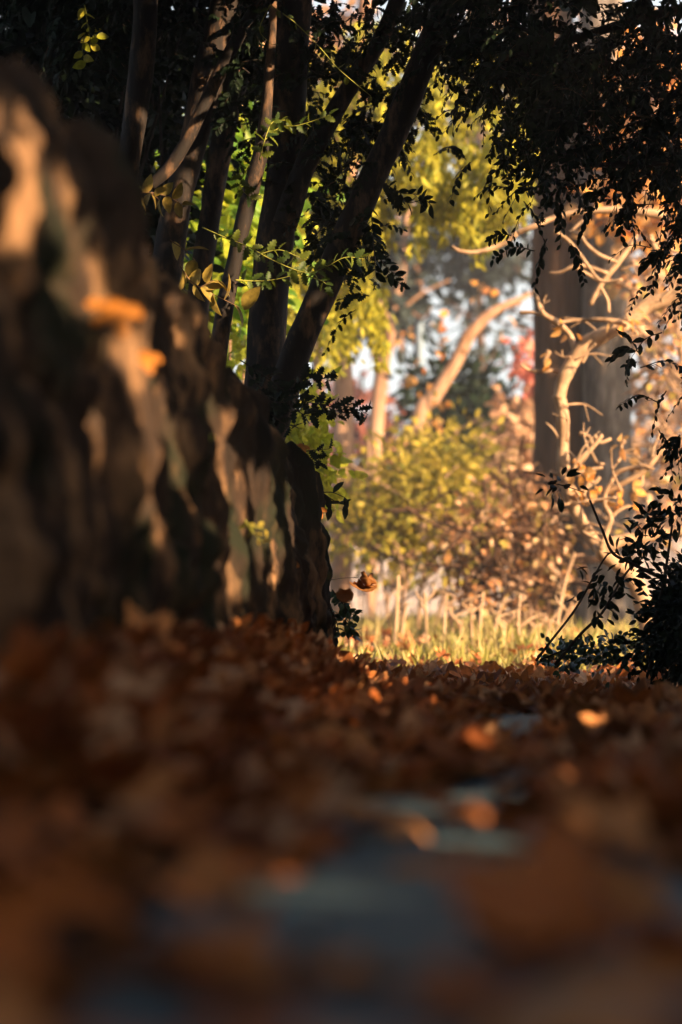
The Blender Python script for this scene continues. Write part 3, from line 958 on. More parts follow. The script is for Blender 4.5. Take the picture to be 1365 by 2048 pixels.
# ------------------------------------------------------------------ right side: unseen shading hedge with gaps cut for sun, and hanging canopy
def right_side():
    root = empty('shading_hedge', (1.9, 3.0, 0), 'unseen holly hedge shading the path with gaps cut for sun patches', 'hedge')
    mc = MB()
    n = 135000
    p = np.stack([R.uniform(1.45, 2.7, n), R.uniform(-3.2, 7.5, n), R.random(n) ** .9], 1)
    p[:, 2] *= np.interp(p[:, 1], [-3, 2, 5.5], [1.9, 2.6, 3.9])
    p[:, 0] += .15 * vnoise(p * 1.5, 3)
    k = ~lets_sun_in(p)
    p = p[k]; n = len(p)
    leaves(mc, T_SIMPLE, p, unit(rand_unit(n) + np.array([0, 0, -.3])), unit(rand_unit(n) + np.array([.4, -.3, .5])), R.uniform(.065, .105, n), 1.2)
    mc.build('foliage', L_EVERGREEN, root)
    mw = MB()
    for k in range(26):
        a = np.array([R.uniform(1.8, 2.4), -3 + k * .4, 0]); b = a + np.array([R.normal() * .2, R.normal() * .3, R.uniform(2.6, 3.6)])
        tube(mw, [a, (a + b) / 2 + R.normal(size=3) * .08, b], [.035, .025, .01], 6, 5)
    mw.build('stem', M_HOLLYBARK, root)

    # tree whose boughs close over the path
    root = empty('overhanging_tree', (1.75, 7.4, .0), 'dark evergreen tree hanging its leafy boughs over the path from the shady side', 'tree')
    mt = MB()
    tube(mt, [(1.75, 7.4, -.05), (1.7, 7.45, 1.2), (1.55, 7.5, 2.4), (1.3, 7.5, 3.4)], [.10, .085, .07, .05], 12, 8, .08, 8, 4)
    for (a, b, c) in [((1.62, 7.48, 1.9), (1.2, 7.4, 2.1), P(1000, 120, 7.3)), ((1.58, 7.5, 2.3), (1.0, 7.2, 2.5), P(800, -60, 7.0)),
                      ((1.7, 7.45, 1.3), (1.3, 7.45, 1.6), P(1180, 330, 7.4)), ((1.5, 7.5, 2.6), (.4, 6.4, 2.75), (-.5, 5.0, 2.7)),
                      ((1.5, 7.5, 2.6), (1.0, 5.4, 2.8), (.6, 3.4, 2.7))]:
        tube(mt, [a, b, c], [.035, .022, .008], 8, 8, .06, 12, 6)
    mc = MB()
    bl = [PB(1180, 110, 260, 140, 7.5, .5), PB(1300, 270, 100, 150, 7.5, .4), PB(1090, 230, 120, 110, 7.5, .35, 12000), PB(960, 40, 150, 80, 7.5, .45), PB(1130, 370, 100, 60, 7.4, .25, 2600),
          PB(1390, 500, 36, 90, 7.4, .25, 1500), PB(1390, 720, 34, 80, 7.4, .2, 1100), PB(1300, 650, 50, 16, 7.4, .12, 350), PB(1095, 480, 40, 25, 7.4, .1, 330), PB(1240, 450, 30, 40, 7.4, .12, 420),
          PB(1385, 880, 34, 50, 7.3, .12, 500), PB(1310, 850, 20, 10, 7.3, .1, 120)]
    sprays(mc, mt, T_OVAL, bl, 13500, (.018, .038), 13, .13, True, 1.1)
    mt.build('trunk', M_HOLLYBARK, root)
    # unseen leaf slabs added above the picture to block sky light
    n = 24000
    p = np.stack([R.uniform(-1.6, 1.9, n), R.uniform(4.6, 8.6, n), R.uniform(2.42, 3.4, n)], 1)
    k = R.random((22000, 3)) * np.array([2.2, 5.0, .9]) + np.array([-1.7, -.4, 2.5])
    p = np.vstack([p, k])
    p = p[~lets_sun_in(p) & (fbm(p * 1.3, 8, 2) > -.75)]
    n = len(p)
    leaves(mc, T_OVAL, p, unit(rand_unit(n) + np.array([0, 0, -.4])), unit(rand_unit(n) + np.array([0, 0, .9])), R.uniform(.06, .11, n), 1.2)
    mc.build('crown', L_EVERGREEN, root)

    # dense dark bush in the corner with arching bare stems
    root = empty('dark_bush', P(1320, 1370, 7.2), 'dense black leafed bush at the path edge with bare arching stems', 'bush')
    mc = MB()
    canopy_leaves(mc, T_OVAL, [PB(1350, 1275, 48, 85, 7.3, .25), PB(1365, 1180, 36, 60, 7.3, .2), PB(1375, 1250, 56, 120, 7.4, .3), PB(1268, 1290, 24, 40, 7.3, .1, 300)],
                  3200, (.02, .038), 12, .035, .2)
    for (px, py, rx, ry, k) in [(1300, 1095, 50, 26, 70), (1340, 1040, 35, 26, 40), (1275, 1040, 36, 12, 26), (1350, 1000, 24, 26, 26), (1185, 1185, 45, 36, 36), (1120, 970, 30, 10, 22), (1230, 1150, 40, 30, 40)]:
        canopy_leaves(mc, T_OVAL, [PB(px, py, rx, ry, 7.3, .1)], k, (.028, .045), 6, .02, .2)
    mc.build('foliage', L_EVERGREEN, root)
    ms = MB()
    for s, w in [([(1072, 1322), (1100, 1285), (1150, 1220), (1190, 1150), (1215, 1110), (1232, 1105)], 6),
                 ([(1110, 1330), (1160, 1270), (1205, 1225), (1240, 1165), (1262, 1135), (1275, 1128)], 7),
                 ([(1365, 1175), (1310, 1150), (1260, 1125), (1225, 1105), (1205, 1060), (1180, 1000)], 9),
                 ([(1300, 1340), (1310, 1250), (1330, 1150), (1345, 1050)], 9), ([(1080, 1320), (1130, 1300), (1180, 1290)], 4), ([(1100, 965), (1130, 972), (1170, 985)], 3)]:
        n = len(s)
        pts = np.array([P(a, b, 7.25) for a, b in s])
        tube(ms, pts, np.linspace(w, w * .5, n) / 2 * 7.25 / FPX, 7, 8, 0.05)
    ms.build('bare_stems', M_DARKTWIG, root)

    # low weeds at the foot
    root = empty('ground_ivy', P(1180, 1320, 7.6), 'low patch of small green weeds on the leafy crest beside the dark bush', 'weeds')
    mc = MB()
    canopy_leaves(mc, T_BROAD, [PB(1180, 1315, 90, 16, 7.7, .2), PB(1230, 1300, 50, 18, 7.7, .2)], 380, (.018, .03), 8, .02, -.3)
    mc.build('foliage', L_IVY, root)


right_side()

# ------------------------------------------------------------------ the sunny clearing
m = MB()
n = 16000
x = R.uniform(-1.5, 3.4, n); y = R.uniform(9.2, 19, n)
g = vnoise(np.stack([x * 1.1, y * .6, np.zeros(n)], 1), 15)
k = g > -.25
x, y, g = x[k], y[k], g[k]; n = len(x)
leaves(m, T_NARROW, np.stack([x, y, H(x, y) - .005], 1), unit(np.stack([R.normal(size=n) * .4, R.normal(size=n) * .4, np.ones(n)], 1)), rand_unit(n),
       R.uniform(.05, .13, n) * (1 + .5 * g), .55)
n = 600
x = R.uniform(-1.2, 3.0, n); y = R.uniform(10, 18, n)
leaves(m, T_NARROW, np.stack([x, y, H(x, y) - .005], 1), unit(np.stack([R.normal(size=n) * .3, R.normal(size=n) * .3, np.ones(n)], 1)), rand_unit(n), R.uniform(.12, .24, n), .14, R.uniform(.8, 1, n))
tag(m.build('grass', L_GRASS), 'sunlit yellow green grass in the clearing beyond the crest', 'grass', kind='stuff')

CUT = [([(788, 1285), (794, 1220), (797, 1152)], 13, 'tallest pale cut stem of those nearest the hanging leaf'),
       ([(800, 1285), (808, 1240), (813, 1205)], 11, 'short cut stem leaning against the tallest pale one'),
       ([(856, 1280), (852, 1230), (850, 1186)], 9, 'thin upright pale stem in the middle of the clearing'),
       ([(886, 1280), (890, 1230), (894, 1190)], 9, 'forked looking pale stem between the thin ones'),
       ([(908, 1280), (905, 1240), (902, 1205)], 7, 'slim low stem close beside the forked looking one'),
       ([(945, 1285), (943, 1240), (941, 1206)], 8, 'narrow stem left behind a taller pale one in the grass'),
       ([(957, 1290), (961, 1240), (967, 1184)], 11, 'upright pale stem with slanting cut top in the grass'),
       ([(985, 1295), (992, 1250), (1002, 1215), (1012, 1197)], 12, 'curved pale stem bending over at its cut top'),
       ([(1040, 1280), (1037, 1240), (1041, 1190)], 9, 'straight orange stem before the dark shrub stems'),
       ([(1020, 1290), (1035, 1262), (1058, 1240)], 12, 'stubby slanting stem low in the grass'),
       ([(1040, 1292), (1060, 1270), (1080, 1248)], 13, 'thick slanting stump end pointing at the dark bush'),
       ([(1022, 1285), (1024, 1262), (1026, 1245)], 8, 'shortest upright stem stub in the grass'),
       ([(1108, 1300), (1118, 1230), (1132, 1160), (1150, 1106)], 11, 'very tall orange stem leaning toward the knobbly tree'),
       ([(1090, 1300), (1098, 1255), (1118, 1220)], 10, 'bent pale stem crossing the very tall orange one'),
       ([(1112, 1300), (1125, 1250), (1145, 1205)], 9, 'leaning orange stem behind the arching bare stems'),
       ([(1085, 1310), (1100, 1280), (1122, 1262)], 10, 'low slanting pale stem at the grass edge by the weeds'),
       ([(925, 1285), (922, 1262), (925, 1240)], 8, 'low pale stub between the thin stems and the taller pair'),
       ([(1010, 1285), (1008, 1262), (1014, 1242)], 9, 'low pale stub under the curved stem')]
for k, (s, w, lab) in enumerate(CUT):
    d = 12.2 + .6 * math.sin(k * 2.1)
    pts = np.array([P(a, b, d) for a, b in s])
    b0 = pts[0].copy(); b0[2] = float(H(b0[:1], b0[1:2])[0]) - .03
    m = MB()
    tube(m, np.vstack([b0[None], pts[1:]]) if b0[2] < pts[1][2] else pts, np.full(len(s), w * .68 / 2 * d / FPX) * np.linspace(1.1, .85, len(s)), 8, 6, .12, 20, k)
    for q_ in range(int(R.integers(1, 4))):
        f_ = R.uniform(.25, .9); a_ = pts[0] * (1 - f_) + pts[-1] * f_ if len(pts) < 3 else pts[1] * (1 - f_) + pts[-1] * f_
        l_ = R.uniform(.03, .09)
        tube(m, [a_, a_ + np.array([R.choice([-1, 1]) * l_ * .6, R.normal() * .02, l_ * .6]), a_ + np.array([R.choice([-1, 1]) * l_ * .8, R.normal() * .03, l_ * 1.1])], [.006, .005, .003], 5, 4)
    o = m.build('cut_stem', M_STALK)
    tag(o, lab, 'stem', 'pale cut stems standing in the clearing')

# ------------------------------------------------------------------ background trees and shrubs
def bg_tree(name, label, d, stems, bark, blobs, n, L, leafmat, T=T_OVAL, clump=10, cr=.1, cat='tree', droop=.2, wr=1.0, twig=0, twig_l=.5, smooth_n=12, rough=.1, freq=4, zst=.35, up=.6):
    root = empty(name, P(*stems[0][0][0], d), label, cat)
    mt = MB()
    for k, s in enumerate(stems):
        pts = np.array([P(a, b, s[2] if len(s) > 2 else d) for a, b in s[0]])
        w = np.array(s[1], float)
        tube(mt, pts, w / 2 * d / FPX, smooth_n, 8, rough, freq, k + 2, zst=zst)
    cc = None
    if blobs:
        mc = MB()
        cc = canopy_leaves(mc, T, blobs, n, L, clump, cr, droop, False, wr, up)
        if twig:
            idx = R.integers(0, len(cc), twig)
            for i in idx:
                a = cc[i]; b = a + unit(R.normal(size=3) + np.array([0, 0, -.5])) * twig_l * R.uniform(.5, 1.3)
                tube(mt, [a, (a + b) / 2 + R.normal(size=3) * .05, b], [.004 * d / 12, .007 * d / 12, .01 * d / 12], 4, 3)
    mt.build('trunk', bark, root)
    if blobs:
        mc.build('crown', leafmat, root)
    return root


# the weeping tree: strands of yellow green foliage
def weeping():
    d = 13.2
    root = empty('weeping_tree', P(690, 1250, 16.6), 'weeping tree with hanging strands of yellow green foliage lit by the sun', 'tree')
    mt = MB()
    pts = np.array([P(a, b, 16.6) for a, b in [(682, 1275), (684, 1000), (688, 800), (680, 640), (690, 420), (720, 150), (740, -200)]])
    tube(mt, pts, np.array([52, 44, 42, 38, 36, 32, 20]) / 2 * 16.6 / FPX, 12, 8, .1, 5, 2)
    limbs = [[(715, 160), (800, 60), (900, 30), (1050, 90)], [(700, 300), (640, 230), (590, 210), (540, 240)], [(720, 150), (820, 140), (940, 190), (1040, 270)], [(690, 420), (730, 380), (780, 400)],
             [(688, 500), (650, 460), (610, 470)]]
    for l in limbs:
        q = np.array([P(a, b, 16.6 - 3.2 * k / (len(l) - 1)) for k, (a, b) in enumerate(l)])
        tube(mt, q, np.linspace(16, 5, len(l)) / 2 * d / FPX, 8, 6, .08, 9, 5)
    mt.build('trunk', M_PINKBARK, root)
    ml = MB()
    reg = [(760, 1060, 110, 330, 90, 230, 46), (800, 1060, 240, 400, 60, 150, 40), (560, 770, 160, 420, 80, 260, 60), (570, 720, 400, 620, 80, 190, 34), (640, 770, 520, 640, 50, 120, 20), (560, 1000, 20, 140, 80, 200, 40),
           (900, 1010, 330, 430, 50, 110, 16)]
    for (x0, x1, y0, y1, l0, l1, k) in reg:
        for _ in range(k):
            px = R.uniform(x0, x1); py = R.uniform(y0, y1); ln = R.uniform(l0, l1)
            dd = d + R.uniform(-.5, .6)
            m_ = int(ln / 2.6)
            t = np.sort(R.random(m_))
            sx = px + 10 * np.sin(t * 4 + px) + R.normal(size=m_) * 7
            q = P(sx, py + t * ln, dd + R.normal(size=m_) * .04)
            a = rand_unit(m_); a[:, 2] = -1.1
            leaves(ml, T_OVAL, q, unit(a), rand_unit(m_), R.uniform(.035, .085, m_), .75)
    ml.build('crown', L_WEEP, root)


weeping()

# far wood first
bg_tree('pine_tree', 'dark grey green pine crown high in the middle against the sky', 28,
        [([(838, 1200), (838, 800), (836, 600), (842, 430), (850, 250)], [26, 22, 18, 14, 8]), ([(838, 560), (780, 540), (730, 560)], [10, 8, 4]), ([(838, 520), (920, 500), (1000, 540)], [10, 8, 4])],
        M_REDBARK, [PB(850, 510, 190, 60, 28, 1.2), PB(980, 520, 90, 60, 28, 1.0, 7000), PB(770, 610, 70, 36, 28, .8, 2200), PB(1000, 680, 50, 90, 29, .8, 2200), PB(900, 640, 120, 90, 29, .8, 1800), PB(900, 430, 170, 60, 29, 1)],
        2300, (.09, .2), L_PINE, T_OVAL, 30, .15, twig=50, twig_l=.8)
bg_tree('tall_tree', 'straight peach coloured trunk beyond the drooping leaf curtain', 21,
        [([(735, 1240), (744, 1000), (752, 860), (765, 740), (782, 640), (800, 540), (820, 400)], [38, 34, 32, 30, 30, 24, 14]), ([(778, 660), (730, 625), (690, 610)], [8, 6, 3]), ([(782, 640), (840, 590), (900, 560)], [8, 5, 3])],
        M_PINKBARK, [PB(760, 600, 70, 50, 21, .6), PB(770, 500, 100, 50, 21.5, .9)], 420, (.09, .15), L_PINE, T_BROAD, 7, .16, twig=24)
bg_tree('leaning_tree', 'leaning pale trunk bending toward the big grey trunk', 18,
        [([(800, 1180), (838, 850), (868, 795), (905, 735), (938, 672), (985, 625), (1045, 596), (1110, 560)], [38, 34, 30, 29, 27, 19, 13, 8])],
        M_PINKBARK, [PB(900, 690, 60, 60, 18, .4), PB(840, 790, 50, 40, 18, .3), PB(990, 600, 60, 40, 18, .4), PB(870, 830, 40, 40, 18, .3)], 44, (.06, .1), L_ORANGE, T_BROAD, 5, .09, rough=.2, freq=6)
root = empty('lamp_post', P(840, 1230, 23), 'slim pale blue post beside the leaning pale trunk', 'post')
m = MB()
tube(m, [P(840, 1262, 23), P(840, 900, 23), P(840, 640, 23)], [.045, .04, .036], 12, 3)
m.build('pole', M_POST, root)
m = MB()
tube(m, [P(840, 1262, 23), P(840, 1235, 23)], [.075, .07], 12, 2)
m.build('base', M_POST, root)
m = MB()
tube(m, [P(840, 642, 23), P(842, 622, 22.8), P(846, 612, 22.4)], [.04, .035, .03], 10, 4)
m.build('arm', M_POST, root)
bg_tree('evergreen_shrub', 'small dark green evergreen between the leaning trunk and the big grey trunk', 19.5,
        [([(935, 1200), (935, 1000), (938, 800)], [20, 16, 8])], M_REDBARK, [PB(935, 830, 85, 70, 19.5, .5), PB(970, 930, 60, 90, 19.5, .4), PB(880, 790, 40, 40, 19.5, .3)], 3000, (.07, .13), L_EVERGREEN, T_OVAL, 12, .13, 'shrub')
bg_tree('big_tree', 'massive grey fibrous trunk standing in shade behind the knobbly pale branches', 16,
        [([(1215, 1330), (1210, 1100), (1212, 800), (1212, 500), (1208, 200), (1200, -300)], [160, 116, 96, 92, 88, 80])], M_GREYBARK, None, 0, None, None, smooth_n=72, rough=.13, freq=11, zst=.22)
bg_tree('big_tree', 'dark brown trunk pressed against the grey one', 16.2,
        [([(1128, 1330), (1128, 1100), (1124, 800), (1118, 500), (1108, 200), (1090, -300)], [130, 116, 110, 106, 100, 90])], M_REDBARK, None, 0, None, None, smooth_n=72, rough=.13, freq=11, zst=.22)
bg_tree('olive_bush', 'wide olive and yellow bush in the middle of the clearing edge', 15.5,
        [([(800, 1260), (810, 1130), (800, 1000)], [8, 7, 4]), ([(835, 1260), (850, 1130), (880, 980)], [9, 7, 4]), ([(870, 1260), (905, 1120), (940, 960)], [9, 7, 4]), ([(780, 1260), (760, 1120), (720, 1020)], [8, 7, 4])],
        M_TWIG, [PB(800, 1000, 140, 70, 15.5, .6), PB(870, 930, 120, 60, 15.6, .5), PB(740, 1050, 80, 45, 15.4, .4), PB(900, 1040, 90, 60, 15.6, .5), PB(840, 1080, 90, 40, 15.4, .4)],
        5200, (.035, .08), L_OLIVE, T_OVAL, 16, .1, 'bush', twig=40)
bg_tree('tan_bush', 'tall bush of pale tan leaves beside the big brown trunk', 18.0,
        [([(1040, 1270), (1045, 1000), (1050, 760)], [10, 9, 5]), ([(1075, 1270), (1080, 1000), (1090, 740)], [10, 8, 5])],
        M_TWIG, [PB(1050, 900, 50, 110, 18, .4), PB(1030, 1000, 70, 80, 18, .4), PB(1085, 1000, 40, 160, 18, .3)], 1500, (.06, .11), L_PEACH, T_BROAD, 9, .1, 'bush', twig=30)
bg_tree('red_sapling', 'patch of coral red leaves peeping past the brown trunk', 18.0,
        [([(1060, 1270), (1062, 1000), (1070, 720)], [8, 7, 4])], M_TWIG, [PB(1068, 725, 34, 30, 18, .25)], 90, (.07, .11), leaf_mat('coral leaf', [(.5, .12, .07), (.7, .24, .16), (.6, .3, .2)], .4), T_BROAD, 6, .08)
bg_tree('rusty_shrub', 'twiggy shrub of orange brown leaves at the edge of the grass', 13.8,
        [([(1000, 1290), (1005, 1180), (990, 1050)], [10, 8, 4]), ([(1060, 1290), (1062, 1180), (1060, 1020)], [16, 13, 6]), ([(1055, 1290), (1040, 1200), (1030, 1080)], [8, 7, 4]), ([(960, 1280), (950, 1180), (920, 1080)], [8, 6, 3]),
         ([(1090, 1290), (1100, 1180), (1105, 1050)], [10, 8, 4]), ([(900, 1275), (905, 1200), (890, 1120)], [5, 4, 3])],
        M_REDBARK, [PB(950, 1060, 110, 60, 13.8, .4), PB(1050, 1060, 80, 110, 13.8, .4), PB(930, 1150, 100, 40, 13.9, .4), PB(1010, 1190, 100, 60, 13.8, .4), PB(1100, 1150, 40, 100, 13.8, .3)],
        1500, (.02, .065), L_COPPER, T_BROAD, 9, .06, 'shrub', twig=130, twig_l=.4, up=2.0)
bg_tree('orange_tree', 'tree of bright orange leaves behind the hanging canopy', 15,
        [([(1420, 1330), (1400, 900), (1380, 500), (1330, 300), (1290, 100)], [50, 44, 38, 28, 16]), ([(1380, 500), (1300, 420), (1230, 370)], [20, 14, 8])],
        M_PINKBARK, [PB(1310, 370, 90, 90, 15, .6), PB(1260, 420, 60, 50, 15, .4), PB(1350, 480, 60, 80, 15, .4), PB(1330, 200, 110, 120, 15.4, .6)], 900, (.07, .12), L_ORANGE, T_BROAD, 9, .12, twig=30)
bg_tree('brown_tree', 'tall tree with faded pinkish brown leaves beyond the big trunks', 25,
        [([(1180, 1290), (1190, 800), (1180, 500), (1150, 200), (1120, -50)], [50, 44, 38, 30, 20]), ([(1180, 500), (1260, 300), (1340, 180)], [26, 18, 9]), ([(1170, 400), (1060, 220), (960, 130)], [24, 16, 8]), ([(1190, 760), (1290, 640), (1360, 560)], [20, 14, 8])],
        M_PINKBARK, [PB(1200, 250, 220, 190, 25, 1.2), PB(1330, 600, 90, 220, 25, 1), PB(1000, 180, 150, 110, 25.5, 1), PB(1330, 900, 90, 160, 25, .8)],
        3600, (.1, .18), L_TAN, T_BROAD, 10, .22, twig=110, twig_l=1.0)
bg_tree('copper_tree', 'copper leaved tree seen in specks between the dark holly trunks', 17,
        [([(640, 1270), (640, 900), (630, 500), (620, 200), (615, -50)], [30, 26, 24, 20, 14]), ([(628, 400), (700, 250), (760, 160)], [14, 10, 5])], M_PINKBARK,
        [PB(660, 160, 130, 150, 17, .7), PB(560, 300, 80, 150, 17, .6), PB(500, 200, 60, 120, 17, .5)], 900, (.08, .14), L_PEACH, T_BROAD, 9, .14, twig=30)
bg_tree('russet_tree', 'russet tree behind the shrubs at the clearing far side', 30,
        [([(960, 1262), (965, 900), (960, 650), (950, 500)], [28, 24, 18, 10])], M_REDBARK,
        [PB(930, 930, 160, 130, 31, 1.2), PB(720, 900, 110, 130, 31, 1.2)], 1500, (.12, .2), L_RUST, T_BROAD, 8, .22, twig=50, twig_l=1.2)

# far grey thicket beyond the grass
m = MB()
n = 800
for k in range(n):
    y0 = R.uniform(19.5, 27); x0 = R.uniform(-1.2, 4.2)
    z0 = float(H(np.array([x0]), np.array([y0]))[0])
    h = R.uniform(.45, 1.0)
    a = np.array([x0, y0, z0 - .05]); b = a + np.array([R.normal() * .12, R.normal() * .1, h])
    tube(m, [a, (a + b) / 2 + R.normal(size=3) * .03, b], [.011, .009, .004], 5, 3)
tag(m.build('bare_thicket', M_GREYTHICKET), 'far thicket of pale grey bare stems beyond the clearing', 'thicket', kind='stuff')

m = MB()
n = 15000
x = R.uniform(-20, 26, n); y = R.uniform(44, 60, n)
top = 2.0 + 1.2 * vnoise(np.stack([x * .25, y * .1, np.zeros(n)], 1), 33)
p = np.stack([x, y, H(x, y) + R.random(n) * top], 1)
leaves(m, T_BROAD, p, rand_unit(n), rand_unit(n), R.uniform(.25, .45, n), 1.2)
tag(m.build('far_woods', L_TAN), 'far belt of brown autumn woodland closing off the view', 'woods', kind='stuff')


bg_tree('beech_sapling', 'copper leaved sapling at the picture edge behind the hanging dark leaves', 13.4,
        [([(1400, 1320), (1395, 1000), (1370, 760), (1340, 560)], [22, 18, 14, 7]), ([(1390, 950), (1330, 850), (1290, 800)], [10, 8, 4]), ([(1375, 780), (1310, 690), (1280, 640)], [9, 7, 4]), ([(1392, 980), (1320, 960), (1270, 1010)], [9, 7, 4])],
        M_TWIG, [PB(1340, 720, 50, 110, 13.4, .4), PB(1350, 900, 50, 100, 13.4, .4), PB(1300, 560, 50, 60, 13.4, .3, 2600), PB(1290, 1020, 50, 60, 13.4, .3, 2000)], 320, (.04, .07), L_COPPER, T_BROAD, 6, .07, twig=50, twig_l=.35)


# the pale knobbly tree in front of the big trunks
def knobbly():
    d = 10.6
    root = empty('pollarded_tree', P(1290, 1310, d), 'pale knobbly pollarded tree with sunlit crooked branches and stub ends', 'tree')
    mt = MB()

    def br(pl, w, dd=d, sides=12):
        pts = np.array([P(a, b, dd + .02 * math.sin(a * .05 + b * .03)) for a, b in pl])
        tube(mt, pts, np.array(w, float) * .92 / 2 * d / FPX, sides, 7, .18, 20, int(pl[0][0]))

    br([(1300, 1330), (1290, 1220), (1260, 1150), (1200, 1100)], [46, 42, 36, 34])
    br([(1205, 1105), (1172, 1060), (1148, 1010), (1128, 950), (1126, 880), (1124, 820), (1118, 790)], [26, 27, 28, 30, 29, 28, 30], d)
    br([(1118, 800), (1126, 765), (1145, 725), (1172, 690), (1210, 668), (1252, 648)], [27, 28, 32, 34, 34, 32])
    br([(1248, 650), (1290, 615), (1330, 600), (1400, 570)], [30, 34, 34, 36], d + .1)
    br([(1195, 1103), (1230, 1085), (1290, 1075), (1380, 1060)], [34, 32, 26, 22], d - .05)
    br([(1150, 700), (1140, 670), (1115, 645), (1085, 625), (1070, 582)], [13, 13, 13, 13, 9])
    br([(1090, 630), (1065, 625), (1040, 625)], [9, 9, 8])
    br([(1128, 745), (1105, 742), (1065, 742), (1042, 730)], [10, 9, 8, 6])
    br([(1095, 740), (1090, 722), (1098, 702)], [8, 9, 13])
    br([(1252, 648), (1215, 640), (1160, 640), (1120, 645)], [16, 10, 8, 7], d - .1)
    br([(1180, 610), (1205, 565), (1232, 530), (1262, 490), (1275, 470)], [11, 12, 14, 11, 8], d - .15)
    br([(1205, 565), (1160, 540), (1150, 535)], [9, 8, 6], d - .15)
    br([(1200, 572), (1215, 600), (1218, 625)], [9, 9, 7], d - .15)
    br([(1220, 550), (1185, 535), (1150, 532), (1120, 545), (1098, 545)], [9, 10, 8, 7, 4], d - .15)
    br([(1235, 525), (1200, 510), (1175, 490), (1160, 470), (1140, 462)], [9, 9, 8, 8, 6], d - .2)
    br([(1245, 560), (1200, 560), (1165, 515), (1135, 480), (1110, 462)], [6, 7, 8, 9, 9], d - .25)
    br([(1035, 466), (1005, 488), (955, 504), (920, 502), (905, 493)], [11, 11, 9, 8, 6], d - .3)
    br([(1035, 466), (1075, 450), (1130, 430), (1230, 420), (1330, 430)], [11, 12, 13, 15, 17], d - .3)
    br([(1300, 470), (1320, 520), (1310, 545), (1290, 560)], [14, 13, 12, 10], d)
    br([(1255, 650), (1275, 668), (1262, 675)], [9, 8, 6]); br([(1180, 690), (1172, 712), (1165, 725)], [9, 8, 7])
    # lower tangle of lit stubs
    low = [([(1128, 960), (1155, 925), (1185, 895), (1205, 870)], [10, 11, 10, 8]), ([(1185, 895), (1180, 875), (1160, 866)], [9, 9, 8]), ([(1190, 870), (1200, 885), (1222, 878)], [8, 8, 7]),
           ([(1180, 900), (1195, 925), (1208, 928)], [8, 7, 6]), ([(1140, 950), (1180, 940), (1205, 935)], [9, 9, 7]), ([(1140, 905), (1160, 930), (1185, 965)], [7, 8, 7]),
           ([(1100, 945), (1128, 950), (1160, 948)], [9, 10, 9]), ([(1160, 985), (1190, 965), (1200, 955)], [11, 11, 9]), ([(1200, 1100), (1215, 1060), (1222, 1035), (1210, 1010), (1212, 985), (1225, 960)], [15, 13, 12, 12, 10, 8]),
           ([(1212, 985), (1250, 965), (1290, 940), (1320, 905), (1345, 880)], [12, 13, 13, 11, 8]), ([(1290, 940), (1270, 935), (1235, 945), (1225, 965), (1240, 985)], [10, 11, 11, 10, 8]),
           ([(1305, 920), (1308, 895), (1320, 868)], [8, 8, 6]), ([(1235, 925), (1250, 905), (1270, 898)], [7, 8, 7]), ([(1245, 908), (1243, 890), (1248, 882)], [7, 8, 15]),
           ([(1285, 945), (1282, 970), (1270, 972)], [9, 10, 14]), ([(1230, 1010), (1200, 1000), (1170, 1010)], [9, 8, 8]), ([(1222, 1035), (1240, 1020), (1260, 1012)], [8, 8, 7]), ([(1180, 960), (1168, 990), (1180, 1010)], [7, 8, 7])]
    for k, (pl, w) in enumerate(low):
        br(pl, w, d - .1 + .05 * (k % 4), 9)
    for sx, sy, k in [(1126, 880, 5), (1124, 820, 3), (1150, 720, 5), (1200, 672, 6), (1252, 648, 6), (1330, 600, 5), (1090, 630, 4), (1232, 530, 5), (1160, 470, 4), (1185, 895, 6), (1290, 940, 6), (1240, 985, 5), (1215, 1060, 4),
                      (1148, 1010, 5), (1172, 1060, 4), (1230, 1085, 4), (1320, 905, 4), (1130, 950, 5), (1290, 1075, 3), (1300, 470, 4)]:
        for _ in range((k + 1) // 3):
            an = R.uniform(0, 2 * math.pi); ln = R.uniform(35, 95)
            a0 = (sx + R.normal() * 9, sy + R.normal() * 9)
            a1 = (a0[0] + math.cos(an) * ln * .5, a0[1] - math.sin(an) * ln * .5)
            an += R.uniform(-.7, .7)
            a2 = (a1[0] + math.cos(an) * ln * .5, a1[1] - math.sin(an) * ln * .5)
            br([a0, a1, a2], [R.uniform(4.5, 7), 4, 1.6], d - .1 + R.normal() * .06, 6)
            if R.random() < .6:
                an += R.choice([-1, 1]) * R.uniform(.6, 1.1)
                br([a1, (a1[0] + math.cos(an) * ln * .4, a1[1] - math.sin(an) * ln * .4)], [4, 1.4], d - .1, 5)
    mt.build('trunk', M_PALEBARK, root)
    ml = MB()
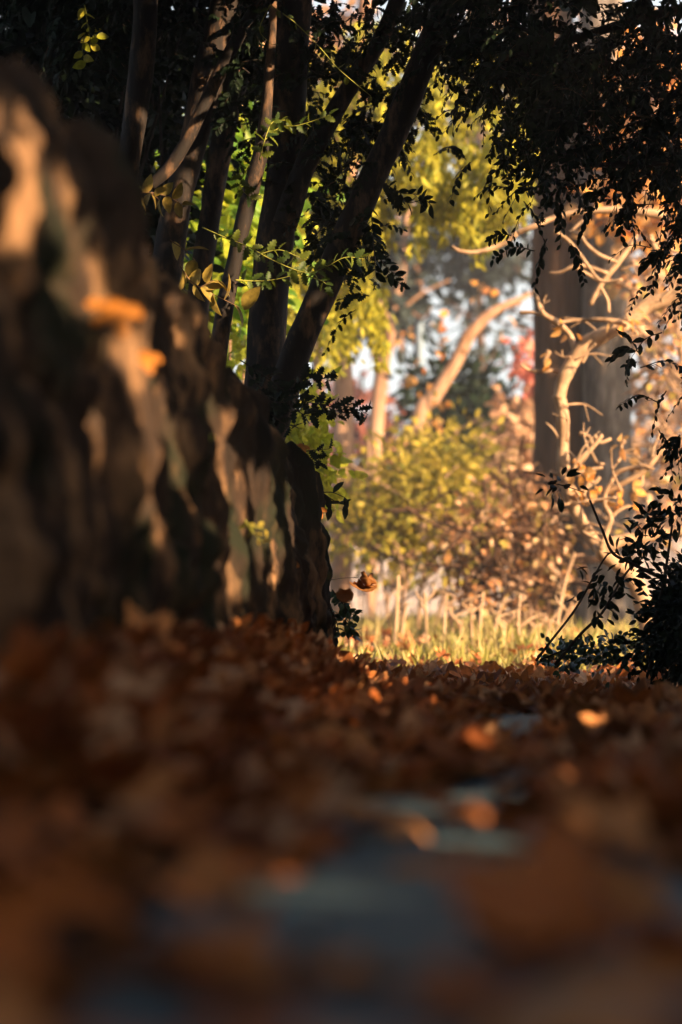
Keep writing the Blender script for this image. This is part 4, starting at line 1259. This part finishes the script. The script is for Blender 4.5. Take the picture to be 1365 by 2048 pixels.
    for (px, py, rx, ry, k) in [(1135, 645, 14, 10, 5), (1098, 705, 8, 8, 3), (1160, 945, 20, 12, 8), (1245, 888, 10, 10, 4), (1285, 975, 22, 10, 7), (1240, 640, 30, 10, 6), (1190, 980, 30, 20, 9), (1230, 1000, 30, 20, 8)]:
        canopy_leaves(ml, T_BROAD, [PB(px, py, rx, ry, d - .1, .06)], k, (.035, .06), 3, .02, .2, False)
    ml.build('leaves', L_ORANGE, root)


knobbly()

# unseen tree added off to the side to shade the two big trunks
root = empty('shade_tree', (6.2, 12.6, 0), 'unseen evergreen tree added beside the clearing to shade the big trunks', 'tree')
m = MB()
tube(m, [(6.2, 12.6, -.1), (6.25, 12.6, 1.5), (6.2, 12.7, 3.2)], [.16, .13, .08], 12, 8, .08, 6, 3)
for a in range(7):
    an = a * .9
    tube(m, [(6.22, 12.6, 1.4 + .25 * a), (6.2 + .6 * math.cos(an), 12.6 + .6 * math.sin(an), 2.0 + .3 * a)], [.06, .02], 7, 4)
m.build('trunk', M_REDBARK, root)
m = MB()
q = np.array([1.62, 16.0, 1.4])
c = q + SUN * 6.0
canopy_leaves(m, T_OVAL, [(c, np.array([.5, .5, 1.9]), 1)], 1900, (.09, .15), 14, .14, .2, False, 1.2)
m.build('crown', L_EVERGREEN, root)

# thin autumn haze in the sunny air
m = MB()
x0, x1, y0, y1, z0, z1 = -22, 28, -6, 64, -2, 9
v = np.array([(x, y, z) for x in (x0, x1) for y in (y0, y1) for z in (z0, z1)], float)
m.add(v, [np.array([(0, 1, 3, 2), (4, 6, 7, 5), (0, 4, 5, 1), (2, 3, 7, 6), (0, 2, 6, 4), (1, 5, 7, 3)])])
mt_, nt_, out_ = new_mat('haze')
pv = nt_.nodes.new('ShaderNodeVolumePrincipled')
pv.inputs['Color'].default_value = (.92, .93, .97, 1)
pv.inputs['Density'].default_value = HAZE
pv.inputs['Anisotropy'].default_value = 0.2
nt_.links.new(pv.outputs[0], out_.inputs['Volume'])
if HAZE > 0:
    tag(m.build('haze', mt_, smooth=False), 'faint pale haze in the air of the sunny wood', 'haze', kind='stuff')
